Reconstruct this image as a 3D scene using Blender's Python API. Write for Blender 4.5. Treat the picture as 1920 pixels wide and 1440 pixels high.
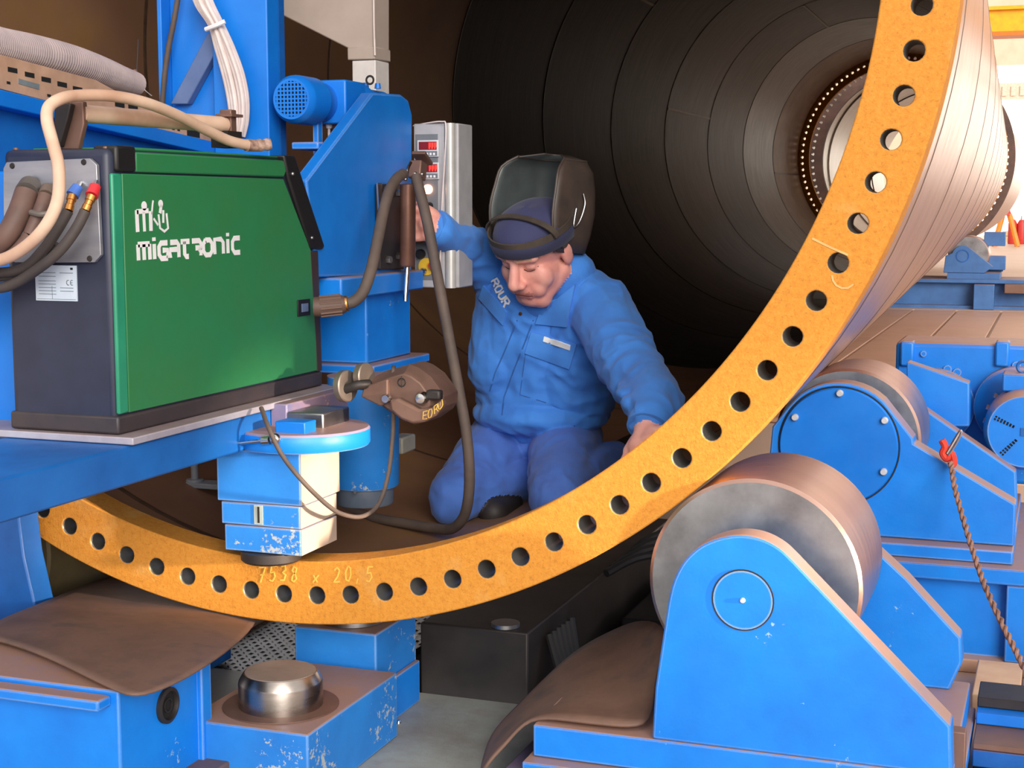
import bpy, bmesh, math, random
from mathutils import Vector, Matrix, Quaternion, noise
random.seed(7)
R_ = math.radians
scene = bpy.context.scene
for o in list(bpy.data.objects):
    bpy.data.objects.remove(o, do_unlink=True)
COL = scene.collection

# ---------------------------------------------------------------- camera
CAM = Vector((1.3511, -2.4296, 1.0))
F_PX, YAW, PITCH = 2820.83, R_(19.9232), R_(6.77986)
cam_d = bpy.data.cameras.new('camera')
cam_d.sensor_width = 36.0
cam_d.lens = F_PX / 1920 * 36.0
cam_d.clip_start = 0.05
cam_d.clip_end = 200
cam_o = bpy.data.objects.new('camera', cam_d)
cam_o.location = CAM
cam_o.rotation_euler = (R_(90) - PITCH, 0, YAW)
COL.objects.link(cam_o)
scene.camera = cam_o

# ---------------------------------------------------------------- world, sun, exposure
world = bpy.data.worlds.new('world')
scene.world = world
world.use_nodes = True
bg = world.node_tree.nodes['Background']
bg.inputs[0].default_value = (1.0, 0.955, 0.93, 1)
bg.inputs[1].default_value = 0.95
sun_d = bpy.data.lights.new('sun', 'SUN')
sun_d.energy = 2.7
sun_d.angle = R_(32)
sun_d.color = (1.0, 0.93, 0.86)
sun_o = bpy.data.objects.new('sun', sun_d)
sun_o.rotation_euler = Vector((0.50, -0.78, 0.31)).to_track_quat('Z', 'Y').to_euler()
COL.objects.link(sun_o)
# low warm beam that comes in through the hall door on the right and grazes the press head
beam_d = bpy.data.lights.new('door_sunbeam', 'SPOT')
beam_d.energy = 16000
beam_d.color = (1.0, 0.80, 0.62)
beam_d.spot_size = R_(2.6)
beam_d.spot_blend = 0.6
beam_d.shadow_soft_size = 0.22
beam_o = bpy.data.objects.new('door_sunbeam', beam_d)
beam_o.location = (7.0, -1.2, 1.3)
beam_o.rotation_euler = (Vector((7.0, -1.2, 1.3)) - Vector((0.14, 0.045, 0.445))).to_track_quat('Z', 'Y').to_euler()
COL.objects.link(beam_o)
vs = scene.view_settings
vs.view_transform = 'Standard'
vs.look = 'None'
vs.gamma = 1.0
vs.use_curve_mapping = False
vs.exposure = 0.27

# ---------------------------------------------------------------- helpers
_sy, _cy, _sp, _cp = math.sin(YAW), math.cos(YAW), math.sin(PITCH), math.cos(PITCH)
_AX = Vector((_cy, _sy * _sp, -_sy * _cp))
_AY = Vector((_sy, -_cy * _sp, _cy * _cp))
_AZ = Vector((0, -_cp, -_sp))
def at(px, py, X=None, Y=None, Z=None):
    """point of the place seen at a pixel of the photograph, on the plane X=, Y= or Z="""
    c = Vector(((px - 960) / F_PX, (py - 720) / F_PX, 1.0))
    d = Vector((_AX.dot(c), _AY.dot(c), _AZ.dot(c)))
    if X is not None: s = (X - CAM.x) / d.x
    elif Y is not None: s = (Y - CAM.y) / d.y
    else: s = (Z - CAM.z) / d.z
    return CAM + d * s
def xz(px, py, Y):
    p = at(px, py, Y=Y); return (p.x, p.z)

def smooth(P, k=12):
    q = []
    for i in range(len(P)-1):
        a=P[max(i-1,0)];b_=P[i];c=P[i+1];d=P[min(i+2,len(P)-1)]
        for j in range(k):
            t=j/k; q.append(0.5*((2*b_)+(c-a)*t+(2*a-5*b_+4*c-d)*t*t+(3*b_-a-3*c+d)*t**3))
    q.append(P[-1]); return q
class MB:
    """collects shapes into one mesh"""
    def __init__(s): s.v = []; s.f = []; s.mi = []; s.cur = 0
    def add(s, vs, fs):
        b = len(s.v); s.v += [Vector(p) for p in vs]
        for q in fs: s.f.append(tuple(b + i for i in q)); s.mi.append(s.cur)
        return s
    def mat(s, i): s.cur = i; return s
    def box(s, c, d, rot=None):
        c = Vector(c); h = [k / 2 for k in d]
        vs = [Vector((x * h[0], y * h[1], z * h[2])) for x in (-1, 1) for y in (-1, 1) for z in (-1, 1)]
        if rot is not None: vs = [rot @ p for p in vs]
        return s.add([c + p for p in vs], [(0,1,3,2),(4,6,7,5),(0,4,5,1),(2,3,7,6),(0,2,6,4),(1,5,7,3)])
    def bb(s, x0, x1, y0, y1, z0, z1): return s.box(((x0+x1)/2,(y0+y1)/2,(z0+z1)/2), (abs(x1-x0),abs(y1-y0),abs(z1-z0)))
    def prism(s, pts, axis, a, b):
        n = len(pts)
        def P(p, t):
            if axis == 'Y': return (p[0], t, p[1])
            if axis == 'X': return (t, p[0], p[1])
            return (p[0], p[1], t)
        vs = [P(p, a) for p in pts] + [P(p, b) for p in pts]
        fs = [tuple(range(n)), tuple(range(2*n-1, n-1, -1))] + [(i, (i+1) % n, n+(i+1) % n, n+i) for i in range(n)]
        return s.add(vs, fs)
    def lathe(s, prof, o, axis, n=32, a0=0.0, a1=2*math.pi):
        """prof: (radius, distance along axis)"""
        o = Vector(o); ax = Vector(axis).normalized()
        u = ax.orthogonal().normalized(); w = ax.cross(u)
        full = abs(a1 - a0) > 6.28
        m = n if full else n + 1
        vs = []; fs = []
        for (r, h) in prof:
            for i in range(m):
                t = a0 + (a1 - a0) * i / n
                vs.append(o + ax * h + (u * math.cos(t) + w * math.sin(t)) * max(r, 1e-5))
        for k in range(len(prof) - 1):
            for i in range(n):
                j = (i + 1) % m
                fs.append((k*m+i, k*m+j, (k+1)*m+j, (k+1)*m+i))
        return s.add(vs, fs)
    def cyl(s, p0, p1, r0, r1=None, n=20):
        p0 = Vector(p0); p1 = Vector(p1); r1 = r0 if r1 is None else r1
        L = (p1 - p0).length
        return s.lathe([(0,0),(r0,0),(r1,L),(0,L)], p0, p1 - p0, n)
    def tube(s, pts, r, n=10, smooth=6, rads=None):
        pts = [Vector(p) for p in pts]
        if smooth > 1 and len(pts) > 2:
            q = []; rr = []
            for i in range(len(pts) - 1):
                a = pts[max(i-1,0)]; b = pts[i]; c = pts[i+1]; d = pts[min(i+2,len(pts)-1)]
                for k in range(smooth):
                    t = k / smooth
                    q.append(0.5*((2*b)+(c-a)*t+(2*a-5*b+4*c-d)*t*t+(3*b-a-3*c+d)*t**3))
                    if rads: rr.append(rads[i]*(1-t)+rads[i+1]*t)
            q.append(pts[-1])
            if rads: rr.append(rads[-1])
            pts = q; rads = rr if rads else None
        T = []
        for i in range(len(pts)):
            T.append((pts[min(i+1,len(pts)-1)] - pts[max(i-1,0)]).normalized())
        u = T[0].orthogonal().normalized()
        vs = []; fs = []
        for i, p in enumerate(pts):
            if i:
                u = (u - T[i] * u.dot(T[i])).normalized()
            w = T[i].cross(u)
            ri = rads[i] if rads else r
            for k in range(n):
                a = 2*math.pi*k/n
                vs.append(p + (u*math.cos(a) + w*math.sin(a))*ri)
        for i in range(len(pts)-1):
            for k in range(n):
                j = (k+1) % n
                fs.append((i*n+k, i*n+j, (i+1)*n+j, (i+1)*n+k))
        fs.append(tuple(range(n-1,-1,-1))); fs.append(tuple((len(pts)-1)*n+k for k in range(n)))
        return s.add(vs, fs)
    def sphere(s, c, r, n=16, m=10, rot=None):
        c = Vector(c); r = Vector((r,r,r)) if not hasattr(r,'__len__') else Vector(r)
        vs = []; fs = []
        for i in range(m+1):
            p = math.pi*i/m
            for k in range(n):
                a = 2*math.pi*k/n
                q = Vector((r.x*math.sin(p)*math.cos(a), r.y*math.sin(p)*math.sin(a), r.z*math.cos(p)))
                if rot is not None: q = rot @ q
                vs.append(c+q)
        for i in range(m):
            for k in range(n):
                j=(k+1)%n; fs.append((i*n+k, (i+1)*n+k, (i+1)*n+j, i*n+j))
        return s.add(vs, fs)
    def torus(s, c, axis, R, r, n=40, m=8):
        c = Vector(c); ax = Vector(axis).normalized(); u = ax.orthogonal().normalized(); w = ax.cross(u)
        vs=[];fs=[]
        for i in range(n):
            a=2*math.pi*i/n; d=u*math.cos(a)+w*math.sin(a)
            for k in range(m):
                b=2*math.pi*k/m; vs.append(c+d*(R+r*math.cos(b))+ax*(r*math.sin(b)))
        for i in range(n):
            for k in range(m):
                fs.append((i*m+k, ((i+1)%n)*m+k, ((i+1)%n)*m+(k+1)%m, i*m+(k+1)%m))
        return s.add(vs,fs)
    def strip(s, pts, nrm, w, h):
        """flat painted stroke of width w and thickness h along pts, lying on a surface with normal nrm"""
        nrm = Vector(nrm).normalized(); pts=[Vector(p) for p in pts]
        vs=[];fs=[]
        for i,p in enumerate(pts):
            t=(pts[min(i+1,len(pts)-1)]-pts[max(i-1,0)]).normalized(); sd=t.cross(nrm).normalized()*w/2
            vs += [p-sd, p+sd, p+sd+nrm*h, p-sd+nrm*h]
        for i in range(len(pts)-1):
            a=4*i; b=a+4
            for k in range(4): fs.append((a+k,a+(k+1)%4,b+(k+1)%4,b+k))
        fs.append((0,1,2,3)); e=4*(len(pts)-1); fs.append((e+3,e+2,e+1,e))
        return s.add(vs,fs)
    def mesh(s, name, off=Vector((0,0,0)), angle=38, weld=True):
        me = bpy.data.meshes.new(name)
        me.from_pydata([tuple(p-off) for p in s.v], [], s.f)
        if any(s.mi): me.polygons.foreach_set('material_index', s.mi)
        bm = bmesh.new(); bm.from_mesh(me)
        if weld: bmesh.ops.remove_doubles(bm, verts=bm.verts, dist=2e-5)
        bmesh.ops.recalc_face_normals(bm, faces=bm.faces)
        bm.to_mesh(me); bm.free()
        me.shade_smooth(); me.set_sharp_from_angle(angle=R_(angle))
        return me

def obj(name, mb, mat, parent=None, bevel=0.0, angle=38, weld=True, seg=2):
    off = parent['_w'] if (parent is not None and '_w' in parent) else (0,0,0)
    me = mb.mesh(name, Vector(off), angle, weld)
    o = bpy.data.objects.new(name, me)
    for m in (mat if isinstance(mat, (list, tuple)) else [mat]): me.materials.append(m)
    COL.objects.link(o)
    if parent is not None:
        o.parent = parent
        if '_w' in parent: o['_w'] = list(off)
    else:
        o['_w'] = [0.0, 0.0, 0.0]
    if bevel:
        b = o.modifiers.new('bevel', 'BEVEL'); b.width = bevel; b.segments = seg; b.limit_method = 'ANGLE'; b.angle_limit = R_(35)
    return o
def thing(name, label, cat, loc, group=None):
    o = bpy.data.objects.new(name, None); COL.objects.link(o)
    o.location = loc; o.empty_display_size = 0.05
    o['_w'] = list(loc); o['label'] = label; o['category'] = cat
    if group: o['group'] = group
    return o
def tag(o, label, cat, group=None):
    """a thing that is one mesh: move its origin to its base, then describe it"""
    o['label'] = label; o['category'] = cat
    if group: o['group'] = group
    return o
def struct(name, mb, mat, label=None, **k):
    o = obj(name, mb, mat, None, **k); o['kind'] = 'structure'
    o['label'] = label or name.replace('_', ' ')
    return o
def twin(src, delta, parent, name=None):
    c = src.copy(); COL.objects.link(c); c.parent = parent
    c.location = src.location + Vector(delta)
    return c

# ---------------------------------------------------------------- materials
def lin(h):
    if isinstance(h, str):
        h = [int(h[i:i+2], 16)/255 for i in (0, 2, 4)]
    return tuple(((c/12.92) if c <= 0.04045 else ((c+0.055)/1.055)**2.4) for c in h) + (1.0,)
class NT:
    def __init__(s, name):
        s.m = bpy.data.materials.new(name); s.m.use_nodes = True
        s.t = s.m.node_tree; s.b = s.t.nodes['Principled BSDF']
        s.tc = s.t.nodes.new('ShaderNodeTexCoord')
    def n(s, ty, **k):
        x = s.t.nodes.new(ty)
        for a, v in k.items():
            if isinstance(a, str) and hasattr(x, a): setattr(x, a, v)
        return x
    def l(s, a, b): s.t.links.new(a, b)
    def coords(s, scale=(1,1,1), rot=(0,0,0)):
        mp = s.n('ShaderNodeMapping'); mp.inputs['Scale'].default_value = scale; mp.inputs['Rotation'].default_value = rot
        s.l(s.tc.outputs['Object'], mp.inputs['Vector']); return mp.outputs[0]
    def noise(s, scale=5, detail=4, rough=.55, vec=None, dist=0.0):
        x = s.n('ShaderNodeTexNoise'); x.inputs['Scale'].default_value = scale; x.inputs['Detail'].default_value = detail
        x.inputs['Roughness'].default_value = rough; x.inputs['Distortion'].default_value = dist
        s.l(vec if vec is not None else s.tc.outputs['Object'], x.inputs['Vector']); return x.outputs['Fac']
    def ramp(s, fac, stops):
        x = s.n('ShaderNodeValToRGB'); e = x.color_ramp.elements
        while len(e) < len(stops): e.new(0.5)
        for i, (p, c) in enumerate(stops):
            e[i].position = p; e[i].color = c if len(c) == 4 else tuple(c) + (1,)
        s.l(fac, x.inputs['Fac']); return x.outputs['Color']
    def mix(s, fac, a, b, mode='MIX'):
        x = s.n('ShaderNodeMix'); x.data_type = 'RGBA'; x.blend_type = mode
        for sock, v in ((x.inputs[0], fac), (x.inputs[6], a), (x.inputs[7], b)):
            if hasattr(v, 'is_linked') or hasattr(v, 'links'): s.l(v, sock)
            else: sock.default_value = v
        return x.outputs[2]
    def math(s, op, a, b=0.0, clamp=False):
        x = s.n('ShaderNodeMath'); x.operation = op; x.use_clamp = clamp
        for sock, v in ((x.inputs[0], a), (x.inputs[1], b)):
            if hasattr(v, 'links'): s.l(v, sock)
            else: sock.default_value = v
        return x.outputs[0]
    def bump(s, h, strength=.2, dist=.01):
        x = s.n('ShaderNodeBump'); x.inputs['Strength'].default_value = strength; x.inputs['Distance'].default_value = dist
        s.l(h, x.inputs['Height']); s.l(x.outputs[0], s.b.inputs['Normal'])
    def upness(s, lo=.35, hi=.7):
        g = s.n('ShaderNodeNewGeometry'); sp = s.n('ShaderNodeSeparateXYZ'); s.l(g.outputs['True Normal'], sp.inputs[0])
        mr = s.n('ShaderNodeMapRange'); mr.inputs[1].default_value = lo; mr.inputs[2].default_value = hi; mr.clamp = True
        s.l(sp.outputs[2], mr.inputs[0]); return mr.outputs[0]
    def set(s, col=None, rough=None, metal=None):
        for nm, v in (('Base Color', col), ('Roughness', rough), ('Metallic', metal)):
            if v is None: continue
            if hasattr(v, 'links'): s.l(v, s.b.inputs[nm])
            else: s.b.inputs[nm].default_value = v
        return s.m
def paint(name, c1, c2=None, rough=.42, dust=0.0, dustc='8a6a5c', chips=0.0, chipc='8d8a84', scale=9, bump=.05, edge=False):
    """painted steel: slow tone variation, chips where the paint is gone, settled dust on what faces up"""
    t = NT(name); c1 = lin(c1); c2 = lin(c2) if c2 else tuple(x*.82 for x in c1[:3])+(1,)
    col = t.ramp(t.noise(scale, 5, .6), [(.35, c1), (.72, c2)])
    if chips:
        n2 = t.noise(70, 6, .75); n3 = t.noise(6, 2, .5)
        k = t.math('MULTIPLY', n2, n3)
        f = t.math('GREATER_THAN', k, .47 - .14*chips)
        col = t.mix(f, col, lin(chipc))
    if edge:
        bv = t.n('ShaderNodeBevel'); bv.samples = 4; bv.inputs['Radius'].default_value = .006
        g = t.n('ShaderNodeNewGeometry'); dp = t.n('ShaderNodeVectorMath'); dp.operation = 'DOT_PRODUCT'
        t.l(bv.outputs[0], dp.inputs[0]); t.l(g.outputs['Normal'], dp.inputs[1])
        e = t.math('SUBTRACT', 1.0, dp.outputs['Value'])
        e = t.math('MULTIPLY', e, t.math('MULTIPLY_ADD', t.noise(45, 6, .75), 1.0))
        e2 = t.n('ShaderNodeMath'); e2.operation = 'GREATER_THAN'; e2.inputs[1].default_value = .055
        t.l(e, e2.inputs[0])
        col = t.mix(t.math('MULTIPLY', e2.outputs[0], .75), col, lin('a9b8c0'))
    if dust:
        up = t.upness(); nd = t.noise(14, 6, .7)
        fac = t.math('MULTIPLY', up, t.math('MULTIPLY_ADD', nd, .7, True), True)
        fac = t.math('MULTIPLY', up, t.math('ADD', t.math('MULTIPLY', nd, .6), dust-.3, True), True)
        col = t.mix(fac, col, lin(dustc))
    r = t.math('MULTIPLY_ADD', t.noise(22, 4), .25); 
    t.set(col, None, 0.0)
    rr = t.n('ShaderNodeMapRange'); rr.inputs[3].default_value = rough-.1; rr.inputs[4].default_value = rough+.15
    t.l(t.noise(25, 4), rr.inputs[0]); t.l(rr.outputs[0], t.b.inputs['Roughness'])
    if bump: t.bump(t.noise(160, 3), bump, .004)
    return t.m
def metal(name, c1, c2, rough=.35, scale=8, stretch=(1,1,1), metallic=1.0, bump=.04, rot=(0,0,0)):
    t = NT(name); v = t.coords(stretch, rot)
    col = t.ramp(t.noise(scale, 7, .65, v), [(.3, lin(c1)), (.7, lin(c2))])
    t.set(col, None, metallic)
    rr = t.n('ShaderNodeMapRange'); rr.inputs[3].default_value = rough-.1; rr.inputs[4].default_value = rough+.18
    t.l(t.noise(scale*2, 5, .6, v), rr.inputs[0]); t.l(rr.outputs[0], t.b.inputs['Roughness'])
    if bump: t.bump(t.noise(scale*6, 5, .6, v), bump, .004)
    return t.m
def plain(name, c, rough=.5, metallic=0.0, c2=None, scale=20, bump=0.0):
    t = NT(name)
    col = t.ramp(t.noise(scale, 4), [(.35, lin(c)), (.7, lin(c2) if c2 else tuple(x*.8 for x in lin(c)[:3])+(1,))])
    t.set(col, rough, metallic)
    if bump: t.bump(t.noise(scale*5, 4), bump, .004)
    return t.m
def glow(name, c, strength):
    t = NT(name); t.set(lin(c), .4, 0.0); t.b.inputs['Emission Color'].default_value = lin(c); t.b.inputs['Emission Strength'].default_value = strength
    return t.m
M = {}
M['blue'] = paint('blue_paint', '0c80e2', '0a72d4', .42, .98, dustc='a07c6c', chips=.25, chipc='8fb4cf', edge=True)
M['blue_clean'] = paint('blue_paint_clean', '0e78d8', '0c6ccc', .4, 0, bump=.03)
M['blue_worn'] = paint('blue_paint_worn', '2482d8', '2072c4', .48, .98, dustc='9a7868', chips=.9, chipc='a8b0b4', edge=True)
M['blue_dark'] = paint('blue_paint_deep', '1460b0', '0f4f98', .45, .6, chips=.2)
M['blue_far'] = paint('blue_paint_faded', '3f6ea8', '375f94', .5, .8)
M['steel'] = metal('bare_steel', '8f8f92', 'b9b9ba', .35, 7)
M['roller_face'] = metal('roller_end_steel', '7d8084', 'b6b9bd', .4, 5)
M['roller_tread'] = metal('roller_tread_steel', 'b8968a', 'c8a698', .3, 3, (1, 12, 1))
M['chrome'] = metal('chrome', 'cfd0cf', 'e4e4e2', .15, 5)
M['dark_steel'] = metal('dark_steel', '2c2a2b', '403b39', .5, 6, metallic=.5)
M['brown_steel'] = metal('browned_steel', '6b5147', '8a6a5c', .5, 6, metallic=.45)
M['black'] = plain('black_plastic', '17171a', .5)
M['black_rough'] = plain('black_rubber', '232224', .7, bump=.2)
M['gap'] = plain('unlit_hole', '0b0b0c', .9)
M['white'] = plain('white_paint', 'e8e8ea', .5, c2='dcdcdf')
M['pit'] = plain('pit_black', '1b1b1d', .8, c2='111113')
M['glint_white'] = plain('zinc_glint_white', 'd4d6d8', .35, .2)  # white-ish: the glint on small heads is painted into the colour
M['blue_nodust'] = paint('blue_paint_bare_top', '0c78d6', '0a6cc8', .42, 0, chips=.3, chipc='8fb4cf', edge=True)
# ================================================================ the setting
def concrete(name, c1, c2, c3, scale=2.0, rough=.6):
    t = NT(name)
    a = t.ramp(t.noise(scale, 8, .65), [(.3, lin(c1)), (.55, lin(c2)), (.78, lin(c3))])
    t.set(a, rough, 0.0); t.bump(t.noise(60, 6, .7), .15, .006); return t.m
M['floor'] = concrete('floor_concrete', 'b79a86', 'c4a792', 'a88a78', 1.2, .5)
M['plate'] = concrete('dusty_floor_plate', '7c726a', '9a9f98', '85685a', 3.0, .5)
M['floor_steel'] = concrete('floor_plate_brown', 'b58e74', 'c39b80', 'a27c64', 2.5, .45)
PX0, PX1, PY0, PY1 = -0.45, 0.82, 0.34, 3.1          # the pit under the tube
b = MB()
for (x0, x1, y0, y1) in ((-9, PX0, -6, 62), (PX1, 14, -6, 62), (PX0, PX1, -6, -1.4), (PX0, PX1, PY1, 62)):
    b.bb(x0, x1, y0, y1, -.2, 0)
floor = struct('floor', b, M['floor'], 'dusty beige workshop floor')
b = MB(); b.bb(PX0-.05, PX1+.05, PY0-.05, PY1+.05, -.95, -.9)
pit = struct('floor_pit', b, M['pit'], 'dark floor of the pit under the tube')
b = MB()
b.bb(PX0-.06, PX0-.001, PY0, PY1, -.9, -.2); b.bb(PX1+.001, PX1+.06, PY0, PY1, -.9, -.2); b.bb(PX0, PX1, PY1, PY1+.06, -.9, -.2); b.bb(PX0, PX1, PY0-.06, PY0, -.9, -.21)
obj('pit_wall', b, M['pit'], pit)
# steel cover plate in front of the pit, the press blocks stand on it
b = MB(); b.bb(PX0, PX1, -1.4, PY0, -.03, .0)
fp = struct('floor_cover', b, M['plate'], 'grey dusty steel cover plate in front of the pit', bevel=.003)
for (px, py) in ((747, 1356), (328, 1373)):
    p = at(px, py, Z=.0); b = MB(); b.lathe([(0,.006),(.004,.006),(.006,.003),(.006,-.002)], p, (0,0,1), 12)
    obj('bolt_head', b, M['chrome'], fp)
# tread plate on the left of the lower press block
tp = MB(); tp.bb(-.44, .0, .36, 1.5, -.03, -.012)
tread = struct('floor_tread_plate', tp, metal('tread_plate', '4e5258', '8a8e92', .4, 9), 'grey diamond tread plate beside the press block')
tb = MB()
for i in range(24):
    for j in range(56):
        x = -.43 + i*.0185; y = .37 + j*.02
        a = R_(45) if (i+j) % 2 else R_(-45)
        d = Vector((math.cos(a), math.sin(a), 0))*.007; e = Vector((-math.sin(a), math.cos(a), 0))*.0022
        c = Vector((x, y, -.012))
        tb.add([c-d, c-e, c+d, c+e, c+Vector((0,0,.003))], [(0,1,4),(1,2,4),(2,3,4),(3,0,4)])
o = obj('tread_bar', tb, tread.data.materials[0], tread); o['kind'] = 'stuff'
# timber and rail strip along the pit on the left
b = MB(); b.bb(-.52, -.455, .36, 2.4, 0.0, .03); s1 = obj('edge_strip', b, M['dark_steel'], tread)
b = MB(); b.bb(-.60, -.54, .3, 2.4, 0.0, .05); s1 = obj('edge_strip', b, M['brown_steel'], tread)
# brown floor plates with open joints behind the rollers on the right
GZ = .2                                               # the hall floor behind the roller beds lies a step higher
fpl = MB(); fpl.bb(-.6, 14, 3.2, 62, .0, GZ-.02)
fbed = struct('floor_step', fpl, M['floor'], 'raised hall floor behind the roller stands')
sx1 = at(1765, 612, Z=GZ).x; sx2 = at(1862, 612, Z=GZ).x; dx_ = sx2-sx1
xs = [-.58, sx1-2*dx_, sx1-dx_, sx1, sx2]+[sx2+dx_*k for k in range(1, 9)]
for i in range(len(xs)-1):
    b = MB(); b.bb(xs[i]+.008, xs[i+1]-.008, 3.22, 9.55, GZ-.019, GZ); obj('floor_plate', b, M['floor_steel'], fbed, bevel=.004)
b = MB(); b.bb(-.58, 14, 9.57, 61, GZ-.019, GZ); obj('floor_plate', b, M['floor'], fbed)
# ---- far wall of the hall
WY = 45.0
M['wall'] = concrete('wall_beige', 'd8b79b', 'e0c2a8', 'd0ab90', .8, .8)
def wz(py): return at(1885, py, Y=WY).z
wx0, wx1 = at(1700, 200, Y=WY).x-14, at(1920, 200, Y=WY).x+16
b = MB()
b.bb(wx0, wx1, WY, WY+.3, wz(122), wz(-400))
b.bb(wx0, at(1760, 300, Y=WY).x, WY, WY+.3, 0, wz(122))
b.bb(wx1-5, wx1, WY, WY+.3, 0, wz(122))
wall = struct('wall_back', b, M['wall'], 'beige far wall of the hall above its doors')
lit = glow('daylit_panel', 'fff6ea', 1.6)
b = MB(); b.bb(at(1760,300,Y=WY).x, wx1-5, WY+.1, WY+.2, wz(154), wz(122)); w1 = struct('window_1', b, lit, 'long bright window band in the far wall')
b = MB(); b.bb(at(1760,300,Y=WY).x, wx1-5, WY, WY+.25, wz(186), wz(156)); t1 = struct('trim_1', b, plain('lintel_grooved', 'e3cdb8', .7), 'pale ribbed lintel over the hall door')
gx = at(1760,300,Y=WY).x
for k in range(40):
    b = MB(); b.bb(gx+.25*k, gx+.25*k+.12, WY-.05, WY, wz(180), wz(162))
    obj('rib', b, t1.data.materials[0], t1)
b = MB(); b.bb(gx, wx1-5, WY+.12, WY+.2, 0.0, wz(187)); w2 = struct('door_1', b, lit, 'white daylit hall door in the far wall')
for k in range(5):
    b = MB(); x = gx+1.1+k*1.6; b.bb(x, x+.06, WY+.02, WY+.12, 0, wz(187)); obj('door_post', b, M['white'], w2)
# overhead crane girder, yellow
cy_ = 21.0
p0 = at(1838, 14, Y=cy_); p1 = at(1920, 66, Y=cy_)
M['yellow'] = paint('crane_yellow', 'f0b400', 'e89a10', .45)
cr = thing('crane_girder', 'yellow overhead crane girder high at the right edge', 'crane', (p0.x-2, cy_, p1.z))
b = MB(); b.bb(p0.x-6, p1.x+9, cy_, cy_+.35, p1.z+.06, p0.z-.05); obj('web', b, M['yellow'], cr)
b = MB(); b.bb(p0.x-6, p1.x+9, cy_-.08, cy_+.43, p1.z, p1.z+.06); obj('lower_flange', b, paint('crane_orange', 'e07818', 'd46a10'), cr)
b = MB(); b.bb(p0.x-6, p1.x+9, cy_-.08, cy_+.43, p0.z-.05, p0.z); obj('upper_flange', b, M['yellow'], cr)
# ---- small things far off on the floor at the right edge
SY = 28.5
q = at(1884, 452, Y=SY)
orange = plain('orange_paint', 'f08a1c', .5); red = plain('red_paint', 'c8342a', .5)
tr = thing('orange_stand', 'small orange floor stand with spread legs far behind the roller', 'stand', (q.x, SY, GZ))
hh = at(1882, 402, Y=SY).z
for (dx, dy) in ((-.09,-.09),(.11,-.09),(-.09,.09),(.11,.09)):
    b = MB(); b.tube([(q.x+dx*2.2, SY+dy, GZ), (q.x+dx*.6, SY+dy*.4, hh)], .05, 8, 1); obj('leg', b, orange, tr)
b = MB(); b.lathe([(0,0),(.12,0),(.07,.12),(.08,.16),(0,.16)], (q.x, SY, hh-.02), (0,0,1), 12); obj('head', b, red, tr)
for k, (px, lab) in enumerate(((1899, 'red canister on the far floor just right of the orange stand'), (1916, 'red canister on the far floor at the right edge'))):
    g = at(px, 420, Y=SY+2)
    t_ = thing('canister', lab, 'canister', (g.x, SY+2, GZ), 'far red canisters')
    b = MB(); b.lathe([(0,0),(.08,0),(.09,.02),(.09,.42),(.05,.5),(0,.5)], (g.x,SY+2,GZ), (0,0,1), 16); obj('body', b, red, t_)
    b = MB(); b.cyl((g.x,SY+2,.5+GZ), (g.x,SY+2,.58+GZ), .03, .02, 10); obj('valve', b, M['steel'], t_)
g = at(1905, 445, Y=SY+5)
pal = thing('timber_stack', 'low stack of pale timber on the far floor', 'timber', (g.x, SY+5, GZ))
for k in range(4):
    for j in range(2):
        b = MB(); b.bb(g.x-.3+.02*k, g.x+1.2, SY+5+.2*k, SY+5+.2*k+.17, GZ+j*.11, GZ+j*.11+.1); obj('plank', b, plain('pale_wood','d8b48c',.7,c2='c49a70'), pal)

# ================================================================ the tower section (tube)
AXZ = 1.425
RO, RI, RB = 1.2, 1.0812, 1.1446
def rust_flange():
    t = NT('ochre_primed_flange')
    n1 = t.noise(95, 8, .8); n2 = t.noise(7, 4, .6); n3 = t.noise(160, 3, .6)
    c = t.ramp(n1, [(.28, lin('ae6c1e')), (.5, lin('cc8628')), (.72, lin('d0963c'))])
    c = t.mix(t.math('MULTIPLY', t.math('GREATER_THAN', n3, .62), .35), c, lin('8f5a1c'))
    c = t.mix(t.ramp(n2, [(.62, (0,0,0,1)), (.78, (.5,.5,.5,1))]), c, lin('d4aa66'))
    t.set(c, .75, 0.0); t.bump(t.noise(220, 4, .7), .35, .004); return t.m
M['flange'] = rust_flange()
def shellmat():
    t = NT('mill_scale_shell')
    v = t.coords((1, 6, 1))
    a = t.noise(2.2, 7, .65, v); b2 = t.noise(30, 6, .7)
    c = t.ramp(a, [(.3, lin('a88272')), (.5, lin('bc9888')), (.7, lin('c4a48c'))])
    c = t.mix(t.math('MULTIPLY', b2, .3), c, lin('8a6654'))
    t.set(c, None, .5)
    rr = t.n('ShaderNodeMapRange'); rr.inputs[3].default_value = .18; rr.inputs[4].default_value = .45
    t.l(t.noise(8, 6, .7, v), rr.inputs[0]); t.l(rr.outputs[0], t.b.inputs['Roughness'])
    t.bump(b2, .06, .004); return t.m
def insidemat():
    t = NT('rusty_shell_inside')
    a = t.noise(3.0, 7, .65); b2 = t.noise(24, 6, .7)
    c = t.ramp(a, [(.3, lin('84604c')), (.5, lin('967056')), (.7, lin('a07a4c'))])
    c = t.mix(t.math('MULTIPLY', b2, .4), c, lin('5c4030'))
    t.set(c, None, .25)
    rr = t.n('ShaderNodeMapRange'); rr.inputs[3].default_value = .32; rr.inputs[4].default_value = .6
    t.l(t.noise(10, 6, .7), rr.inputs[0]); t.l(rr.outputs[0], t.b.inputs['Roughness'])
    t.bump(b2, .06, .004); return t.m
M['shell'] = shellmat(); M['inside'] = insidemat()
M['weld'] = metal('weld_bead', '5a4436', '6e5644', .4, 30, metallic=.45)
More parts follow.
